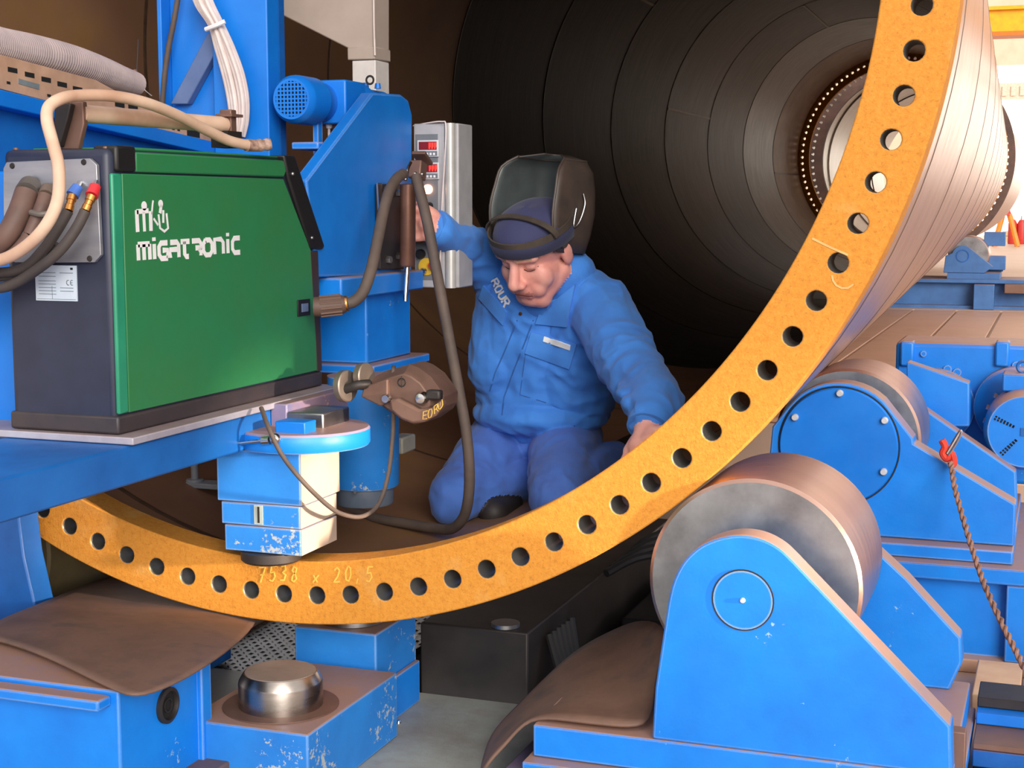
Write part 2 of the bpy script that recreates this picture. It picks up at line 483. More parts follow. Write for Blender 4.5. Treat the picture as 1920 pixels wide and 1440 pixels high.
def midmat(sp):
    t = NT('shaded_shell_inside'); v = t.coords((1,10,1)); c = t.ramp(t.noise(3,6,.65,v), [(.3,lin('1a1613')),(.7,lin('2a241f'))]); t.set(c,None,0.0); t.b.inputs['Specular IOR Level'].default_value = sp
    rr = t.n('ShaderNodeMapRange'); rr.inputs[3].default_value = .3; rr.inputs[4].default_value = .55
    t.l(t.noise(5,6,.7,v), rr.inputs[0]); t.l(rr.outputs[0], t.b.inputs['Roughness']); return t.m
M['inside_shade'] = midmat(.14); M['inside_shade2'] = midmat(.26)  # near-black copies of the shell inside; the deep tube's shade is in the colour
M['inside_far'] = metal('shaded_steel_inside', '1e1a17', '2c2723', .34, 3, (1,10,1), metallic=.6)
M['weld_far'] = metal('weld_bead_dark', '3a332d', '4a423a', .4, 30, metallic=.6)
M['hole'] = metal('drilled_hole', '70706e', '8a8a86', .35, 8, metallic=.6)
tube = thing('tower_section', 'huge open steel tube with an ochre bolted flange facing the camera', 'steel tube', (0, 5.8, 0.2))
def ring_holes(mb, y0, y1, ro, ri, rb, rh, n, th0, k=16, sub=3):
    """flat ring from y0 to y1 with n drilled holes; slot 1 = hole walls"""
    d = 2*math.pi/n
    for i in range(n):
        tc = th0 - i*d
        bnd = []
        for j in range(sub): bnd.append((ro, tc-d/2+d*j/sub))
        for j in range(sub): bnd.append((ro+(ri-ro)*j/sub, tc+d/2))
        for j in range(sub): bnd.append((ri, tc+d/2-d*j/sub))
        for j in range(sub): bnd.append((ri+(ro-ri)*j/sub, tc-d/2))
        C = Vector((rb*math.cos(tc), rb*math.sin(tc)))
        er = Vector((math.cos(tc), math.sin(tc))); et = Vector((-math.sin(tc), math.cos(tc)))
        outp = [Vector((r*math.cos(a), r*math.sin(a))) for r, a in bnd]
        inn = []
        for q in outp:
            w = q-C; x = w.dot(er)/((ro-ri)/2); y_ = w.dot(et)/(rb*d/2)
            # map square boundary to circle angle
            ang = math.atan2(y_, x); inn.append(C + (er*math.cos(ang)+et*math.sin(ang))*rh)
        m = len(outp)
        V = [(p.x, y0, AXZ+p.y) for p in outp]+[(p.x, y0, AXZ+p.y) for p in inn]+[(p.x, y1, AXZ+p.y) for p in outp]+[(p.x, y1, AXZ+p.y) for p in inn]
        b0 = len(mb.v)
        mb.mat(0)
        fs = []
        for a in range(m):
            e = (a+1) % m
            fs.append((a, e, m+e, m+a)); fs.append((2*m+a, 3*m+a, 3*m+e, 2*m+e))
            if a < sub or sub*2 <= a < sub*3: fs.append((a, 2*m+a, 2*m+e, e))
        mb.add(V, fs)
        mb.mat(1)
        for a in range(m):
            e = (a+1) % m
            mb.f.append((b0+m+a, b0+m+e, b0+3*m+e, b0+3*m+a)); mb.mi.append(1)
    mb.mat(0)
FT = .075
b = MB(); ring_holes(b, 0.0, FT, RO, RI, RB, .0162, 104, -1.072+16*2*math.pi/104, sub=5)
fl = obj('flange', b, [M['flange'], M['hole']], tube, angle=50)
bv = fl.modifiers.new('bevel', 'BEVEL'); bv.width = .0025; bv.segments = 2; bv.limit_method = 'ANGLE'; bv.angle_limit = R_(60)
# cans of the shell, each with a weld seam
TL = 11.3; TAPER = (1.2-0.905)/TL
def Rat(y): return 1.2 - .004 - TAPER*max(y, 0)
ys = [FT, .30, 1.35, 2.45, 3.55, 4.65, 5.75, 6.85, 7.95, 9.05, 10.15, TL-.05]
for i in range(len(ys)-1):
    y0, y1 = ys[i], ys[i+1]
    b = MB(); n = 128
    pr_o = [(Rat(y0), y0), (Rat(y1), y1)]; pr_i = [(Rat(y1)-.0205, y1), (Rat(y0)-.0205, y0)]
    b.mat(0); b.lathe(pr_o, (0,0,AXZ), (0,1,0), n)
    b.mat(1); b.lathe(pr_i, (0,0,AXZ), (0,1,0), n)
    b.mat(0); b.lathe([(Rat(y0)-.0205, y0), (Rat(y0), y0)], (0,0,AXZ), (0,1,0), n); b.lathe([(Rat(y1), y1), (Rat(y1)-.0205, y1)], (0,0,AXZ), (0,1,0), n)
    obj('shell_can', b, [M['shell'], M['inside'] if (i < 4 or i == 10) else (M['inside_shade'] if i < 7 else M['inside_shade2'] if i < 9 else M['inside_far'])], tube)  # deeper cans take the darker materials, shade painted in
    if i:
        b = MB(); b.lathe([(Rat(y0)-.0206, y0-.009), (Rat(y0)-.0228, y0), (Rat(y0)-.0206, y0+.009), (Rat(y0)-.01, y0+.006), (Rat(y0)+.0003, y0+.010), (Rat(y0)+.0014, y0), (Rat(y0)+.0003, y0-.010), (Rat(y0)-.01, y0-.006), (Rat(y0)-.0206, y0-.009)], (0,0,AXZ), (0,1,0), n)
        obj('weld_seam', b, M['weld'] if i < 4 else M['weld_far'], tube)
    # longitudinal seam inside every can
    a = R_((200, 75, 160, 20, 215, 140, 60, 170, 110, 30, 190)[i]); 
    b = MB(); d = Vector((math.cos(a), 0, math.sin(a)))
    b.strip([Vector((0,y0+.01,AXZ))+d*(Rat(y0)-.0205), Vector((0,y1-.01,AXZ))+d*(Rat(y1)-.0205)], -d, .014, .003); obj('long_seam', b, M['weld'], tube)
# flange at the far end
b = MB(); R1 = Rat(TL)+.004
ring_holes(b, TL-.05, TL, R1, R1-.12, R1-.06, .013, 96, 0, sub=3)
obj('far_flange', b, [M['flange'], M['hole']], tube)
# chalk marks on the near flange
M['chalk'] = plain('yellow_chalk', 'e2bc52', .9, c2='cfa040'); M['chalk_w'] = plain('pale_chalk', 'dcae70', .9)
digits = {'7': [[(0,1),(.7,1),(.25,0)],[(.2,.5),(.6,.55)]], '5': [[(.7,1),(.2,1),(.12,.55),(.5,.62),(.65,.3),(.4,0),(.05,.08)]],
 '3': [[(.1,.95),(.5,1),(.6,.75),(.3,.55),(.62,.4),(.5,.05),(.05,.05)]], '8': [[(.45,.55),(.15,.75),(.3,1),(.6,.9),(.55,.7),(.2,.35),(.15,.1),(.4,0),(.65,.2),(.45,.55)]],
 'x': [[(.1,.1),(.7,.6)],[(.1,.6),(.6,.1)]], '2': [[(.05,.8),(.3,1),(.6,.8),(.45,.4),(.05,.02),(.7,.05)]], '0': [[(.35,1),(.1,.6),(.2,.1),(.5,0),(.7,.4),(.6,.9),(.35,1)]], ',': [[(.3,.15),(.2,-.2)]]}
def chalk(seq, px0, px1, pyb, pyt, lean=.15):
    n = len(seq); w = (px1-px0)/n
    for i, ch in enumerate(seq):
        for st in digits.get(ch, []):
            mb = MB(); pts = []
            for (u, v) in st:
                px = px0+w*(i+u*.85)+lean*v*10; py = pyb+(pyt-pyb)*v - 3*math.sin(i*.9)
                pts.append(at(px, py, Y=-.0004))
            q = []
            for k in range(len(pts)-1):
                for t in range(3): q.append(pts[k].lerp(pts[k+1], t/3))
            q.append(pts[-1])
            mb.strip(q, (0,-1,0), .0026, .0008)
            obj('chalk_stroke', mb, M['chalk'], tube)
chalk('7538 x 20,5', 484, 706, 1092, 1064)
b = MB(); b.strip([at(1523,447,Y=-.0004), at(1545,458,Y=-.0004), at(1562,466,Y=-.0004), at(1590,478,Y=-.0004)], (0,-1,0), .0034, .0008)
obj('chalk_mark', b, M['chalk_w'], tube)
b = MB(); b.strip([at(*p, Y=-.0004) for p in ((1560,516),(1562,526),(1568,535),(1578,540),(1590,540),(1600,533))], (0,-1,0), .003, .0008)
obj('chalk_mark', b, M['chalk_w'], tube)
# second tube standing in line behind the first
t2 = thing('steel_tube', 'second steel tube with a brown bolted flange standing behind the big one', 'steel tube', (0, 14, .4))
Y2 = TL+.75; R2 = .945
def rust_brown():
    return metal('brown_bolted_flange', '4e3c36', '6e5348', .55, 9, metallic=.3)
M['brown_flange'] = rust_brown()
b = MB(); ring_holes(b, Y2, Y2+.06, R2, R2-.16, R2-.07, .014, 90, 0.01, sub=3); obj('flange', b, [M['brown_flange'], M['steel']], t2)
M['bright_inside'] = metal('bright_shell_inside', 'a8a49c', 'c8c4bc', .35, 4, (1,8,1), metallic=.7)
b = MB(); b.mat(0); b.lathe([(R2-.03, Y2+.06), (R2-.06, Y2+6)], (0,0,AXZ), (0,1,0), 96); b.mat(1); b.lathe([(R2-.08, Y2+6), (R2-.05, Y2+.06)], (0,0,AXZ), (0,1,0), 96)
obj('shell', b, [M['shell'], M['bright_inside']], t2)
for k in range(4):
    y = Y2+1.1+1.2*k; b = MB(); b.torus((0,y,AXZ), (0,1,0), R2-.057-.005*k, .012, 96, 8); obj('weld_seam', b, M['weld'], t2)
# ================================================================ roller beds
def roller(mbname, root, c, r, y0, y1):
    b = MB(); e = .006
    b.mat(0); b.lathe([(r*.30, y0), (r*.30, y0+.002), (r-e, y0+.001)], (c[0],0,c[1]), (0,1,0), 72)
    b.lathe([(r-e, y1-.001), (r*.3, y1-.002), (r*.3, y1)], (c[0],0,c[1]), (0,1,0), 72)
    b.mat(1); b.lathe([(r-e, y0+.001), (r, y0+e), (r, y1-e), (r-e, y1-.001)], (c[0],0,c[1]), (0,1,0), 72)
    o = obj(mbname, b, [M['roller_face'], M['roller_tread']], root)
    b = MB(); b.cyl((c[0], y0-.05, c[1]), (c[0], y1+.02, c[1]), .045, None, 24); obj('shaft', b, M['steel'], o)
    return o
def arc(c, r, a0, a1, n):
    return [(c[0]+r*math.cos(R_(a0+(a1-a0)*i/n)), c[1]+r*math.sin(R_(a0+(a1-a0)*i/n))) for i in range(n+1)]
# ---- near right unit
C1 = (.899, .378); RR = .177
u1 = thing('roller_stand', 'bright blue roller stand in the right foreground with a wide bare steel roller', 'roller stand', (.98, .1, 0), 'tube roller stands')
roller('roller', u1, C1, RR, -.015, .275)
YF = -.125
top = at(1388, 1003, Y=YF)
cc = xz(1393, 1125, YF)
rt = top.z - cc[1]
BL = xz(1222, 1386, YF); BR = xz(1786, 1440, YF); SR = xz(1783, 1362, YF)
pl = [BL, xz(1228,1290,YF), xz(1243,1190,YF)] + [(v.x, v.z) for v in smooth([at(*q, Y=YF) for q in ((1252,1130),(1262,1090),(1282,1052),(1312,1024),(1350,1008),(1390,1003),(1428,1010),(1462,1028),(1488,1052))], 5)] + [SR, (BR[0], BL[1])]
b = MB(); b.prism(pl, 'Y', YF, YF+.055); f1 = obj('front_plate', b, M['blue'], u1, bevel=.004)
b = MB(); b.lathe([(.0495,-.001),(.0495,.0015),(.0475,.0015),(.0475,-.001)], (cc[0], YF-.0005, cc[1]), (0,-1,0), 40); obj('axle_cap_groove', b, M['dark_steel'], f1)
b = MB(); b.lathe([(0,.002),(.0473,.002),(.0473,-.002)], (cc[0], YF, cc[1]), (0,-1,0), 40); obj('axle_cap', b, M['blue'], f1)
b = MB(); b.lathe([(0,.006),(.003,.006),(.0045,.003),(.0045,0)], (cc[0], YF-.001, cc[1]), (0,-1,0), 12); obj('grease_nipple', b, M['glint_white'], f1)
# rear plate
YR = .30
b = MB(); b.prism([(C1[0]-.16,BL[1]), (C1[0]-.12, C1[1]+.02)] + arc(C1, .11, 150, 40, 8) + [xz(1700,1085,YR), xz(1802,1197,YR), xz(1804,1243,YR), (xz(1804,1243,YR)[0]-.02, BL[1])], 'Y', YR, YR+.055)
obj('rear_plate', b, M['blue'], u1, bevel=.004)
# base weldment
zb = BL[1]
b = MB(); b.bb(BL[0]-.205, BR[0], YF-.0, YR+.06, zb-.055, zb); obj('base_plate', b, M['blue'], u1, bevel=.003)
b = MB(); b.bb(BL[0]-.215, BR[0]+.01, YF-.028, YR+.09, zb-.085, zb-.056); obj('base_flange', b, M['blue'], u1, bevel=.003)
b = MB(); b.bb(BL[0]-.14, BR[0], YF+.03, YR+.03, .0, zb-.086); obj('base_web', b, M['blue_dark'], u1)
# small dark bracket with a screw on the right end
b = MB(); b.bb(BR[0]-.02, BR[0]+.015, YF+.06, YF+.09, zb-.05, zb+.05); obj('side_lug', b, M['brown_steel'], u1, bevel=.002)
# ---- middle right unit with the drive
C2 = (.903, .455); R2r = .168
u2 = thing('driven_roller_stand', 'blue roller stand behind the near one, round bolted cover and gear motor', 'roller stand', (1.0, 1.2, 0), 'tube roller stands')
roller('roller', u2, C2, R2r, 1.10, 1.36)
Y2F = .95
c2p = xz(1572, 836, Y2F)
rr_ = c2p[1]; rad = xz(1572,717,Y2F)[1]-c2p[1]
BL2 = xz(1480, 1020, Y2F)
zb2 = xz(1905,1025,Y2F)[1]
pl = [(BL2[0], zb2), xz(1440, 880, Y2F), xz(1448, 800, Y2F), xz(1478, 762, Y2F)] + arc(c2p, rad, 128, 48, 10) + [xz(1712, 822, Y2F), xz(1713, 832, Y2F), xz(1905, 946, Y2F), (xz(1905,946,Y2F)[0], zb2)]
b = MB(); b.prism(pl, 'Y', Y2F, Y2F+.07); f2 = obj('front_plate', b, M['blue'], u2, bevel=.004)
rc = xz(1685,836,Y2F)[0]-c2p[0]
b = MB(); b.lathe([(0,.010),(rc-.003,.010),(rc,.006),(rc,-.001)], (c2p[0], Y2F, c2p[1]), (0,-1,0), 64); cv = obj('round_cover', b, M['blue_clean'], u2)
b = MB(); b.torus((c2p[0], Y2F-.001, c2p[1]), (0,1,0), rc+.002, .0018, 64, 6); obj('cover_joint', b, M['dark_steel'], cv)
for (px, py) in ((1575,737),(1491,782),(1659,788),(1657,884),(1490,884)):
    p = at(px, py, Y=Y2F-.01); b = MB(); b.lathe([(0,.012),(.006,.012),(.008,.008),(.008,0)], p, (0,-1,0), 14); obj('cover_bolt', b, M['glint_white'], cv)
b = MB(); b.prism([(C2[0]-.2,zb2),(C2[0]-.15,C2[1])]+arc(C2,.12,150,60,8)+[xz(1745,775,1.4), xz(1905,885,1.4), xz(1908,985,1.4)], 'Y', 1.40, 1.46); obj('rear_plate', b, M['blue'], u2, bevel=.004)
b = MB(); b.prism([xz(1700,678,1.5), xz(1818,718,1.5), xz(1818,800,1.5), xz(1700,800,1.5)], 'Y', 1.5, 1.56); obj('bearing_plate', b, M['blue'], u2, bevel=.004)
b = MB(); b.bb(.66, xz(1905,1025,.92)[0]-.005, .90, 1.6, zb2-.03, zb2-.001); obj('base_plate', b, M['blue'], u2, bevel=.003)
zt = zb2-.031
bx = MB(); bx.bb(.62, 2.1, .86, 1.64, zt-.035, zt); obj('bed_flange', bx, M['blue'], u2, bevel=.004)
bx = MB(); bx.bb(.62, 2.1, .90, .92, .03, zt-.036); obj('bed_web', bx, M['blue'], u2)
for k, x in enumerate((1.275, 1.75)):
    bx = MB(); bx.bb(x, x+.16, .865, .899, .03, zt-.036); obj('bed_stiffener', bx, M['blue'], u2, bevel=.003)
bx = MB(); bx.bb(.62, 2.1, .86, 1.64, .0, .03); obj('bed_foot', bx, M['floor_steel'], u2, bevel=.003)
# gear box behind, with flange discs
GY = 1.72
g0 = at(1680, 640, Y=GY); g1 = at(1925, 650, Y=GY)
b = MB(); b.prism([(g0.x,g0.z),(g1.x+.12,g0.z),(g1.x+.12,zb2+.0),(g0.x+.02,zb2),(g0.x, g0.z-.12)], 'Y', GY, GY+.22); gb = obj('gear_box', b, M['blue'], u2, bevel=.012)
for px in (1702, 1880):
    p = at(px, 648, Y=GY); b = MB(); b.bb(p.x-.018, p.x+.018, GY-.015, GY+.05, p.z-.055, p.z+.012); obj('lifting_boss', b, M['blue'], gb, bevel=.006)
for (px, py, r) in ((1732,663,.008),(1777,692,.011),(1795,698,.011),(1906,685,.011),(1733,735,.008)):
    p = at(px, py, Y=GY); b = MB(); b.lathe([(0,.008),(r,.008),(r,0)], p, (0,-1,0), 10); obj('bolt_head', b, M['blue'], gb)
p = at(1757, 760, Y=GY); b = MB(); b.lathe([(.0,.02),(.098,.02),(.1,.016),(.1,0)], p, (0,-1,0), 40); obj('bearing_flange', b, M['blue'], gb)
p = at(1905, 760, Y=GY); b = MB(); b.lathe([(.0,.05),(.098,.05),(.105,.045),(.105,0)], p, (0,-1,0), 40); obj('motor_flange', b, M['blue'], gb)
# motor pointing at the camera, fan cowl with slots
mc = at(1922, 808, Y=1.47)
mo = MB(); mo.lathe([(.0,.0),(.088,.0),(.096,.012),(.100,.03),(.100,.14),(.094,.15),(.09,.24),(0,.24)], (mc.x,1.45,mc.z), (0,1,0), 48); mt = obj('motor', mo, M['blue'], u2)
for k in range(18):
    a = 2*math.pi*k/18; d = Vector((math.cos(a),0,math.sin(a))); b = MB(); b.box(Vector((mc.x,1.65,mc.z))+d*.098, (.016,.12,.003), Matrix.Rotation(-a,3,'Y')); obj('cooling_rib', b, M['blue'], mt)
for k in range(5):
    a0 = 2*math.pi*k/5+.2
    for j in range(7):
        for i in range(2):
            a = a0+(i-.5)*.09; r = .03+.0078*j
            pp = Vector((mc.x+r*math.cos(a), 1.4495, mc.z+r*math.sin(a))); b = MB(); b.box(pp, (.0045,.0015,.0045), Matrix.Rotation(-a,3,'Y')); obj('grille_hole', b, M['gap'], mt)
b = MB(); b.box((mc.x,1.449,mc.z),(.02,.004,.02)); obj('hub_mark', b, M['blue_dark'], mt)
b = MB(); b.bb(mc.x-.06, mc.x+.02, 1.52, 1.62, mc.z+.09, mc.z+.135); obj('terminal_box', b, M['blue'], mt, bevel=.005)
b = MB(); b.torus((mc.x-.012,1.56,mc.z+.15),(0,1,0),.014,.004,20,8); obj('lifting_eye', b, M['blue_dark'], mt)
# ---- far unit on its rail
FY = 9.8
cf = xz(1815, 480, FY); rf = .155
u3 = thing('far_roller_stand', 'faded blue roller stand far back at the right on a long rail', 'roller stand', (cf[0], FY, .4), 'tube roller stands')
roller('roller', u3, cf, rf, FY+.06, FY+.34)
z3 = xz(1815, 512, FY)[1]
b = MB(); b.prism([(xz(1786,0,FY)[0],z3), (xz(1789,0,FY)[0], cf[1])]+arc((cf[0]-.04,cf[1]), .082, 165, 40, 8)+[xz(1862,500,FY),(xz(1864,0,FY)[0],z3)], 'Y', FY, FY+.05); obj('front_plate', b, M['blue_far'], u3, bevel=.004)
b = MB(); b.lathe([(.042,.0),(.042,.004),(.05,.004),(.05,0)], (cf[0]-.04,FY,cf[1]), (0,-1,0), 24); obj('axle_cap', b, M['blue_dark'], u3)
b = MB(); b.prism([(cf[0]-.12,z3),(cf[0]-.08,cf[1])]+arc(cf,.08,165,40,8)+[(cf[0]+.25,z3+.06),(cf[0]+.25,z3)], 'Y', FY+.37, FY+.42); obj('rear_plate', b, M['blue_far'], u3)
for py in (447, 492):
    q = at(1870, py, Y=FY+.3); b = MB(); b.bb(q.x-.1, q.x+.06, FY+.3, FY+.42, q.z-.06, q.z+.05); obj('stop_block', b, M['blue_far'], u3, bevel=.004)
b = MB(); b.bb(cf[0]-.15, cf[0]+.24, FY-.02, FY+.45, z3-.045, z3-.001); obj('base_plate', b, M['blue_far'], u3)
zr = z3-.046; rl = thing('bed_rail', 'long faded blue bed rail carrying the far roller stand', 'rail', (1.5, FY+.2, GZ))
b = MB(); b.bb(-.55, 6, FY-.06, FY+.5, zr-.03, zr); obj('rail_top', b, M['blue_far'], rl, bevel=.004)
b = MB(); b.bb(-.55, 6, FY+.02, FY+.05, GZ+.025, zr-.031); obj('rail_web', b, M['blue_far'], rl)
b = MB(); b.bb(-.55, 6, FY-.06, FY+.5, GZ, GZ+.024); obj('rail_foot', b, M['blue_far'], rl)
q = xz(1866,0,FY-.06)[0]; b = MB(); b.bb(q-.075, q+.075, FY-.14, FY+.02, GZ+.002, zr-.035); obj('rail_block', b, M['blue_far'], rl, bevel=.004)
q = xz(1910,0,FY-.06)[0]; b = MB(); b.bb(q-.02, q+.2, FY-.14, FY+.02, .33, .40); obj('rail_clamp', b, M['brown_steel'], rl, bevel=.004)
for k in range(2):
    p = at(1846, 549+14*k, Y=FY+.019); b = MB(); b.lathe([(0,.02),(.012,.02),(.012,0)], p, (0,-1,0), 8); obj('bolt_head', b, M['steel'], rl)
b = MB(); b.bb(1.05, 6, FY+1.0, FY+2.4, GZ, GZ+.12); tag(obj('steel_slab', b, M['floor_steel'], None), 'long pale brown slab on the floor behind the far rail', 'slab')
# ---- left unit, mostly hidden
CL = (-.757, .285)
u4 = thing('roller_stand', 'blue roller stand at the left edge under the boom, its olive roller half hidden', 'roller stand', (-.8, .1, 0), 'tube roller stands')
o = roller('roller', u4, CL, RR, .10, .38); o.data.materials[0] = plain('olive_roller_end', '8a7a56', .55, .2); o.data.materials[1] = o.data.materials[0]
e0 = xz(42, 975, -.08); e1 = xz(82, 1180, -.08)
b = MB(); b.prism([(-1.1,.0),(-1.1,.12),(-.85,.52),(-.62,.52),(e0[0],.44),e0,xz(50,1040,-.08),e1,(e1[0],0)], 'Y', -.09, -.03); obj('front_plate', b, M['blue_dark'], u4, bevel=.004)
b = MB(); b.bb(-1.15, -.5, .42, .48, .0, .3); obj('rear_plate', b, M['blue_dark'], u4, bevel=.004)
b = MB(); b.bb(-1.15, -.34, -.02, .41, .0, .085); obj('base_plate', b, M['blue_dark'], u4, bevel=.004)
b = MB(); b.bb(-1.12, -.36, .40, .44, .0, .15); obj('base_web', b, M['blue'], u4, bevel=.004)
# ---- rails between the roller beds at the right edge
ib = thing('cross_rail', 'blue and brown cross rail running out at the lower right edge', 'rail', (1.6, .3, 0))
def rb(name, px, y0, y1, zt_, zb_, m):
    b = MB(); b.bb(1.245, 2.2, y0, y1, zb_, zt_); return obj(name, b, m, ib, bevel=.002)
rb('rail_top', 0, .33, .43, .118, .100, M['dark_steel']); rb('rail_web', 0, .30, .45, .099, .078, M['blue_clean'])
rb('rail_ledge', 0, .20, .45, .077, .066, M['brown_steel']); rb('rail_side', 0, .20, .23, .065, .035, M['blue_dark'])
rb('rail_foot', 0, .24, .45, .034, .001, M['pit'])
wood = plain('pale_timber', 'e8c49a', .6, c2='d0a47c', scale=8)
for k, (x0, x1, y0, y1, z0, z1, lab) in enumerate(((1.225,1.315,.56,.80,.0,.05,'pale timber block behind the cross rail, next to the near roller stand'),(1.32,1.46,.56,.80,.0,.05,'pale timber block behind the cross rail, right beside its twin'),
        (1.245,1.36,-.02,.14,.0,.045,'pale timber block at the bottom right corner beside the roller stand'),(1.363,1.50,-.02,.14,.0,.045,'pale timber block cut off by the bottom right corner'))):
    b = MB(); b.bb(x0, x1, y0, y1, z0, z1); tag(obj('timber_block', b, wood, None, bevel=.003), lab, 'timber block', 'timber blocks on the floor')
# ---- rope with a red knot and a steel hook
rp = thing('rope', 'brown twisted rope with a red knot hanging from a steel hook on the blue stand', 'rope', at(1785, 860, Y=.93))
M['rope'] = plain('rope_fibre', 'a07868', .85, c2='7a5a4c', scale=60, bump=.4)
M['rope_red'] = plain('rope_red', 'e0402a', .7, c2='b82c1c', scale=40)
path = [at(px, py, Y=yy) for px, py, yy in ((1783,868,.92),(1792,920,.86),(1810,985,.76),(1830,1050,.66),(1852,1110,.56),(1882,1175,.46),(1912,1235,.38),(1940,1290,.3))]
sp = smooth(path, 22)
for s in range(2):
    pts = []
    for i, p in enumerate(sp):
        t = (sp[min(i+1,len(sp)-1)]-sp[max(i-1,0)]).normalized(); u = t.orthogonal().normalized(); w = t.cross(u); a = i*.62+s*math.pi
        pts.append(p+(u*math.cos(a)+w*math.sin(a))*.0032)
    b = MB(); b.tube(pts, .0036, 6, 1); obj('strand', b, M['rope'], rp)
kb = [at(px,py,Y=.925) for px,py in ((1766,825),(1772,838),(1768,850),(1776,860),(1784,850),(1788,868),(1780,874))]
b = MB(); b.tube(kb, .008, 8, 6); obj('red_knot', b, M['rope_red'], rp)
b = MB(); b.tube([at(px,py,Y=.92) for px,py in ((1775,850),(1786,832),(1798,812),(1802,808),(1799,818),(1788,838),(1778,853))], .0035, 8, 5); obj('hook', b, M['chrome'], rp)

# ================================================================ lower press head and what lies around it
lp = thing('lower_press_block', 'blue steel block directly under the flange with a dusty top', 'press block', (.08,.19,0))
x0 = at(552,1178,Y=.11).x; x1 = at(705,1190,Y=.11).x
b = MB(); b.bb(x0, x1, .11, .30, .0, .186); obj('body', b, M['blue_worn'], lp, bevel=.003)
b = MB(); b.lathe([(0,.036),(.06,.036),(.066,.03),(.066,0)], ((x0+x1)/2, .19, .187), (0,0,1), 40); obj('pressure_pad', b, M['steel'], lp)
b = MB(); b.bb(x1+.002, x1+.012, .15, .29, .0, .085); obj('side_plate', b, M['blue'], lp, bevel=.002)
fb = thing('pin_block', 'low blue steel block in the foreground carrying a round bare steel pin', 'press block', (.1,-.14,0))
f0 = at(350,1345,Z=.125); f1_ = at(589,1383,Z=.125); f2_ = at(706,1276,Z=.125)
fx0, fx1, fy0, fy1 = f0.x, (f1_.x+f2_.x)/2, (f0.y+f1_.y)/2, .085
b = MB(); b.bb(fx0, fx1, fy0, fy1, .0, .125); obj('body', b, M['blue_worn'], fb, bevel=.003)
pc = at(527, 1322, Z=.125); prr = (at(606,1305,Z=.14)-at(449,1305,Z=.14)).length/2
b = MB(); b.lathe([(prr+.028,.0005),(prr+.028,.0025),(prr,.0025)], (pc.x,pc.y,.125), (0,0,1), 48); obj('seat_ring', b, M['brown_steel'], fb)
M['pin'] = metal('turned_pin', '8c8680', 'b8aea6', .25, 5, (1,1,3))
b = MB(); b.lathe([(0,.0632),(prr*.84,.0632),(prr*.85,.061)], (pc.x,pc.y,.125), (0,0,1), 64); obj('pin_face', b, plain('pin_face_dusty','8a7c72',.6,.1,c2='756860'), fb)
b = MB(); b.lathe([(prr*.85,.062),(prr*.87,.062),(prr*.985,.048),(prr,.044),(prr,0.001)], (pc.x,pc.y,.125), (0,0,1), 64); obj('pin', b, M['pin'], fb)
s0 = at(380,1413,Z=.06); b = MB(); b.bb(s0.x-.03, s0.x+.062, s0.y-.10, s0.y-.002, .0, .06)
tag(obj('packing_block', b, M['brown_steel'], None, bevel=.003), 'small brown steel packing block at the bottom edge before the pin block', 'block')
# dark frame under the tube
df = thing('press_bed', 'dark brown press frame under the tube behind the lower block', 'press frame', (.3, .6, -.8))
b = MB(); b.prism([(.40,-.35),(.40,.13),(1.6,.13),(1.6,-.35),(.75,-.35)], 'X', .12, .36); obj('frame_beam', b, M['dark_steel'], df, bevel=.004)
b = MB(); b.bb(.13,.35,.45,.8,-.9,-.355); obj('frame_leg', b, M['dark_steel'], df)
b = MB(); b.lathe([(0,0),(.03,0),(.03,.008),(0,.008)], (.3,.43,.131), (0,0,1), 16); obj('frame_boss', b, M['steel'], df)
# dark cabinet in the pit and hanging cables
cb = thing('pit_cabinet', 'dark grey cabinet standing in the pit under the tube', 'cabinet', (.6, 1.2, -.9))
b = MB(); b.bb(.40,.80,.95,1.7,-.9,.02); obj('body', b, M['pit'], cb, bevel=.01)
b = MB(); b.bb(.43,.59,.94,.949,-.8,-.04); obj('door', b, plain('cabinet_grey','3a3d40',.5), cb, bevel=.003)
b = MB(); b.bb(.61,.77,.94,.949,-.8,-.04); obj('door', b, plain('cabinet_grey2','3a3d40',.5), cb, bevel=.003)
lo_ = thing('cable_loom', 'black cables looping down together into the pit under the tube', 'cables', (.55,.5,-.2))
for k in range(6):
    off = .012*k
    b = MB(); b.tube([(.372+off*.5,.5+off,.10+off*.4),(.42+off*.4,.46+off,-.0-off*.8),(.47,.44+off,-.08-off*1.1),(.56,.5+off,-.02-off*.6),(.7,.75+off,.08+off*.3),(.8,.95+off,.12+off*.3)], .008, 8, 6)
    obj('cable', b, M['black_rough'], lo_)
hb_ = thing('hose_bundle', 'black hoses lying crosswise side by side under the tube', 'hoses', (.6,1.0,.13))
for k in range(4):
    b = MB(); b.tube([(.38,.9+.05*k,.14),(.45,1.0+.05*k,.165+.008*k),(.62,1.05+.05*k,.165+.008*k),(.80,1.1+.05*k,.14)], .010, 8, 5)
    obj('hose', b, M['black_rough'], hb_)

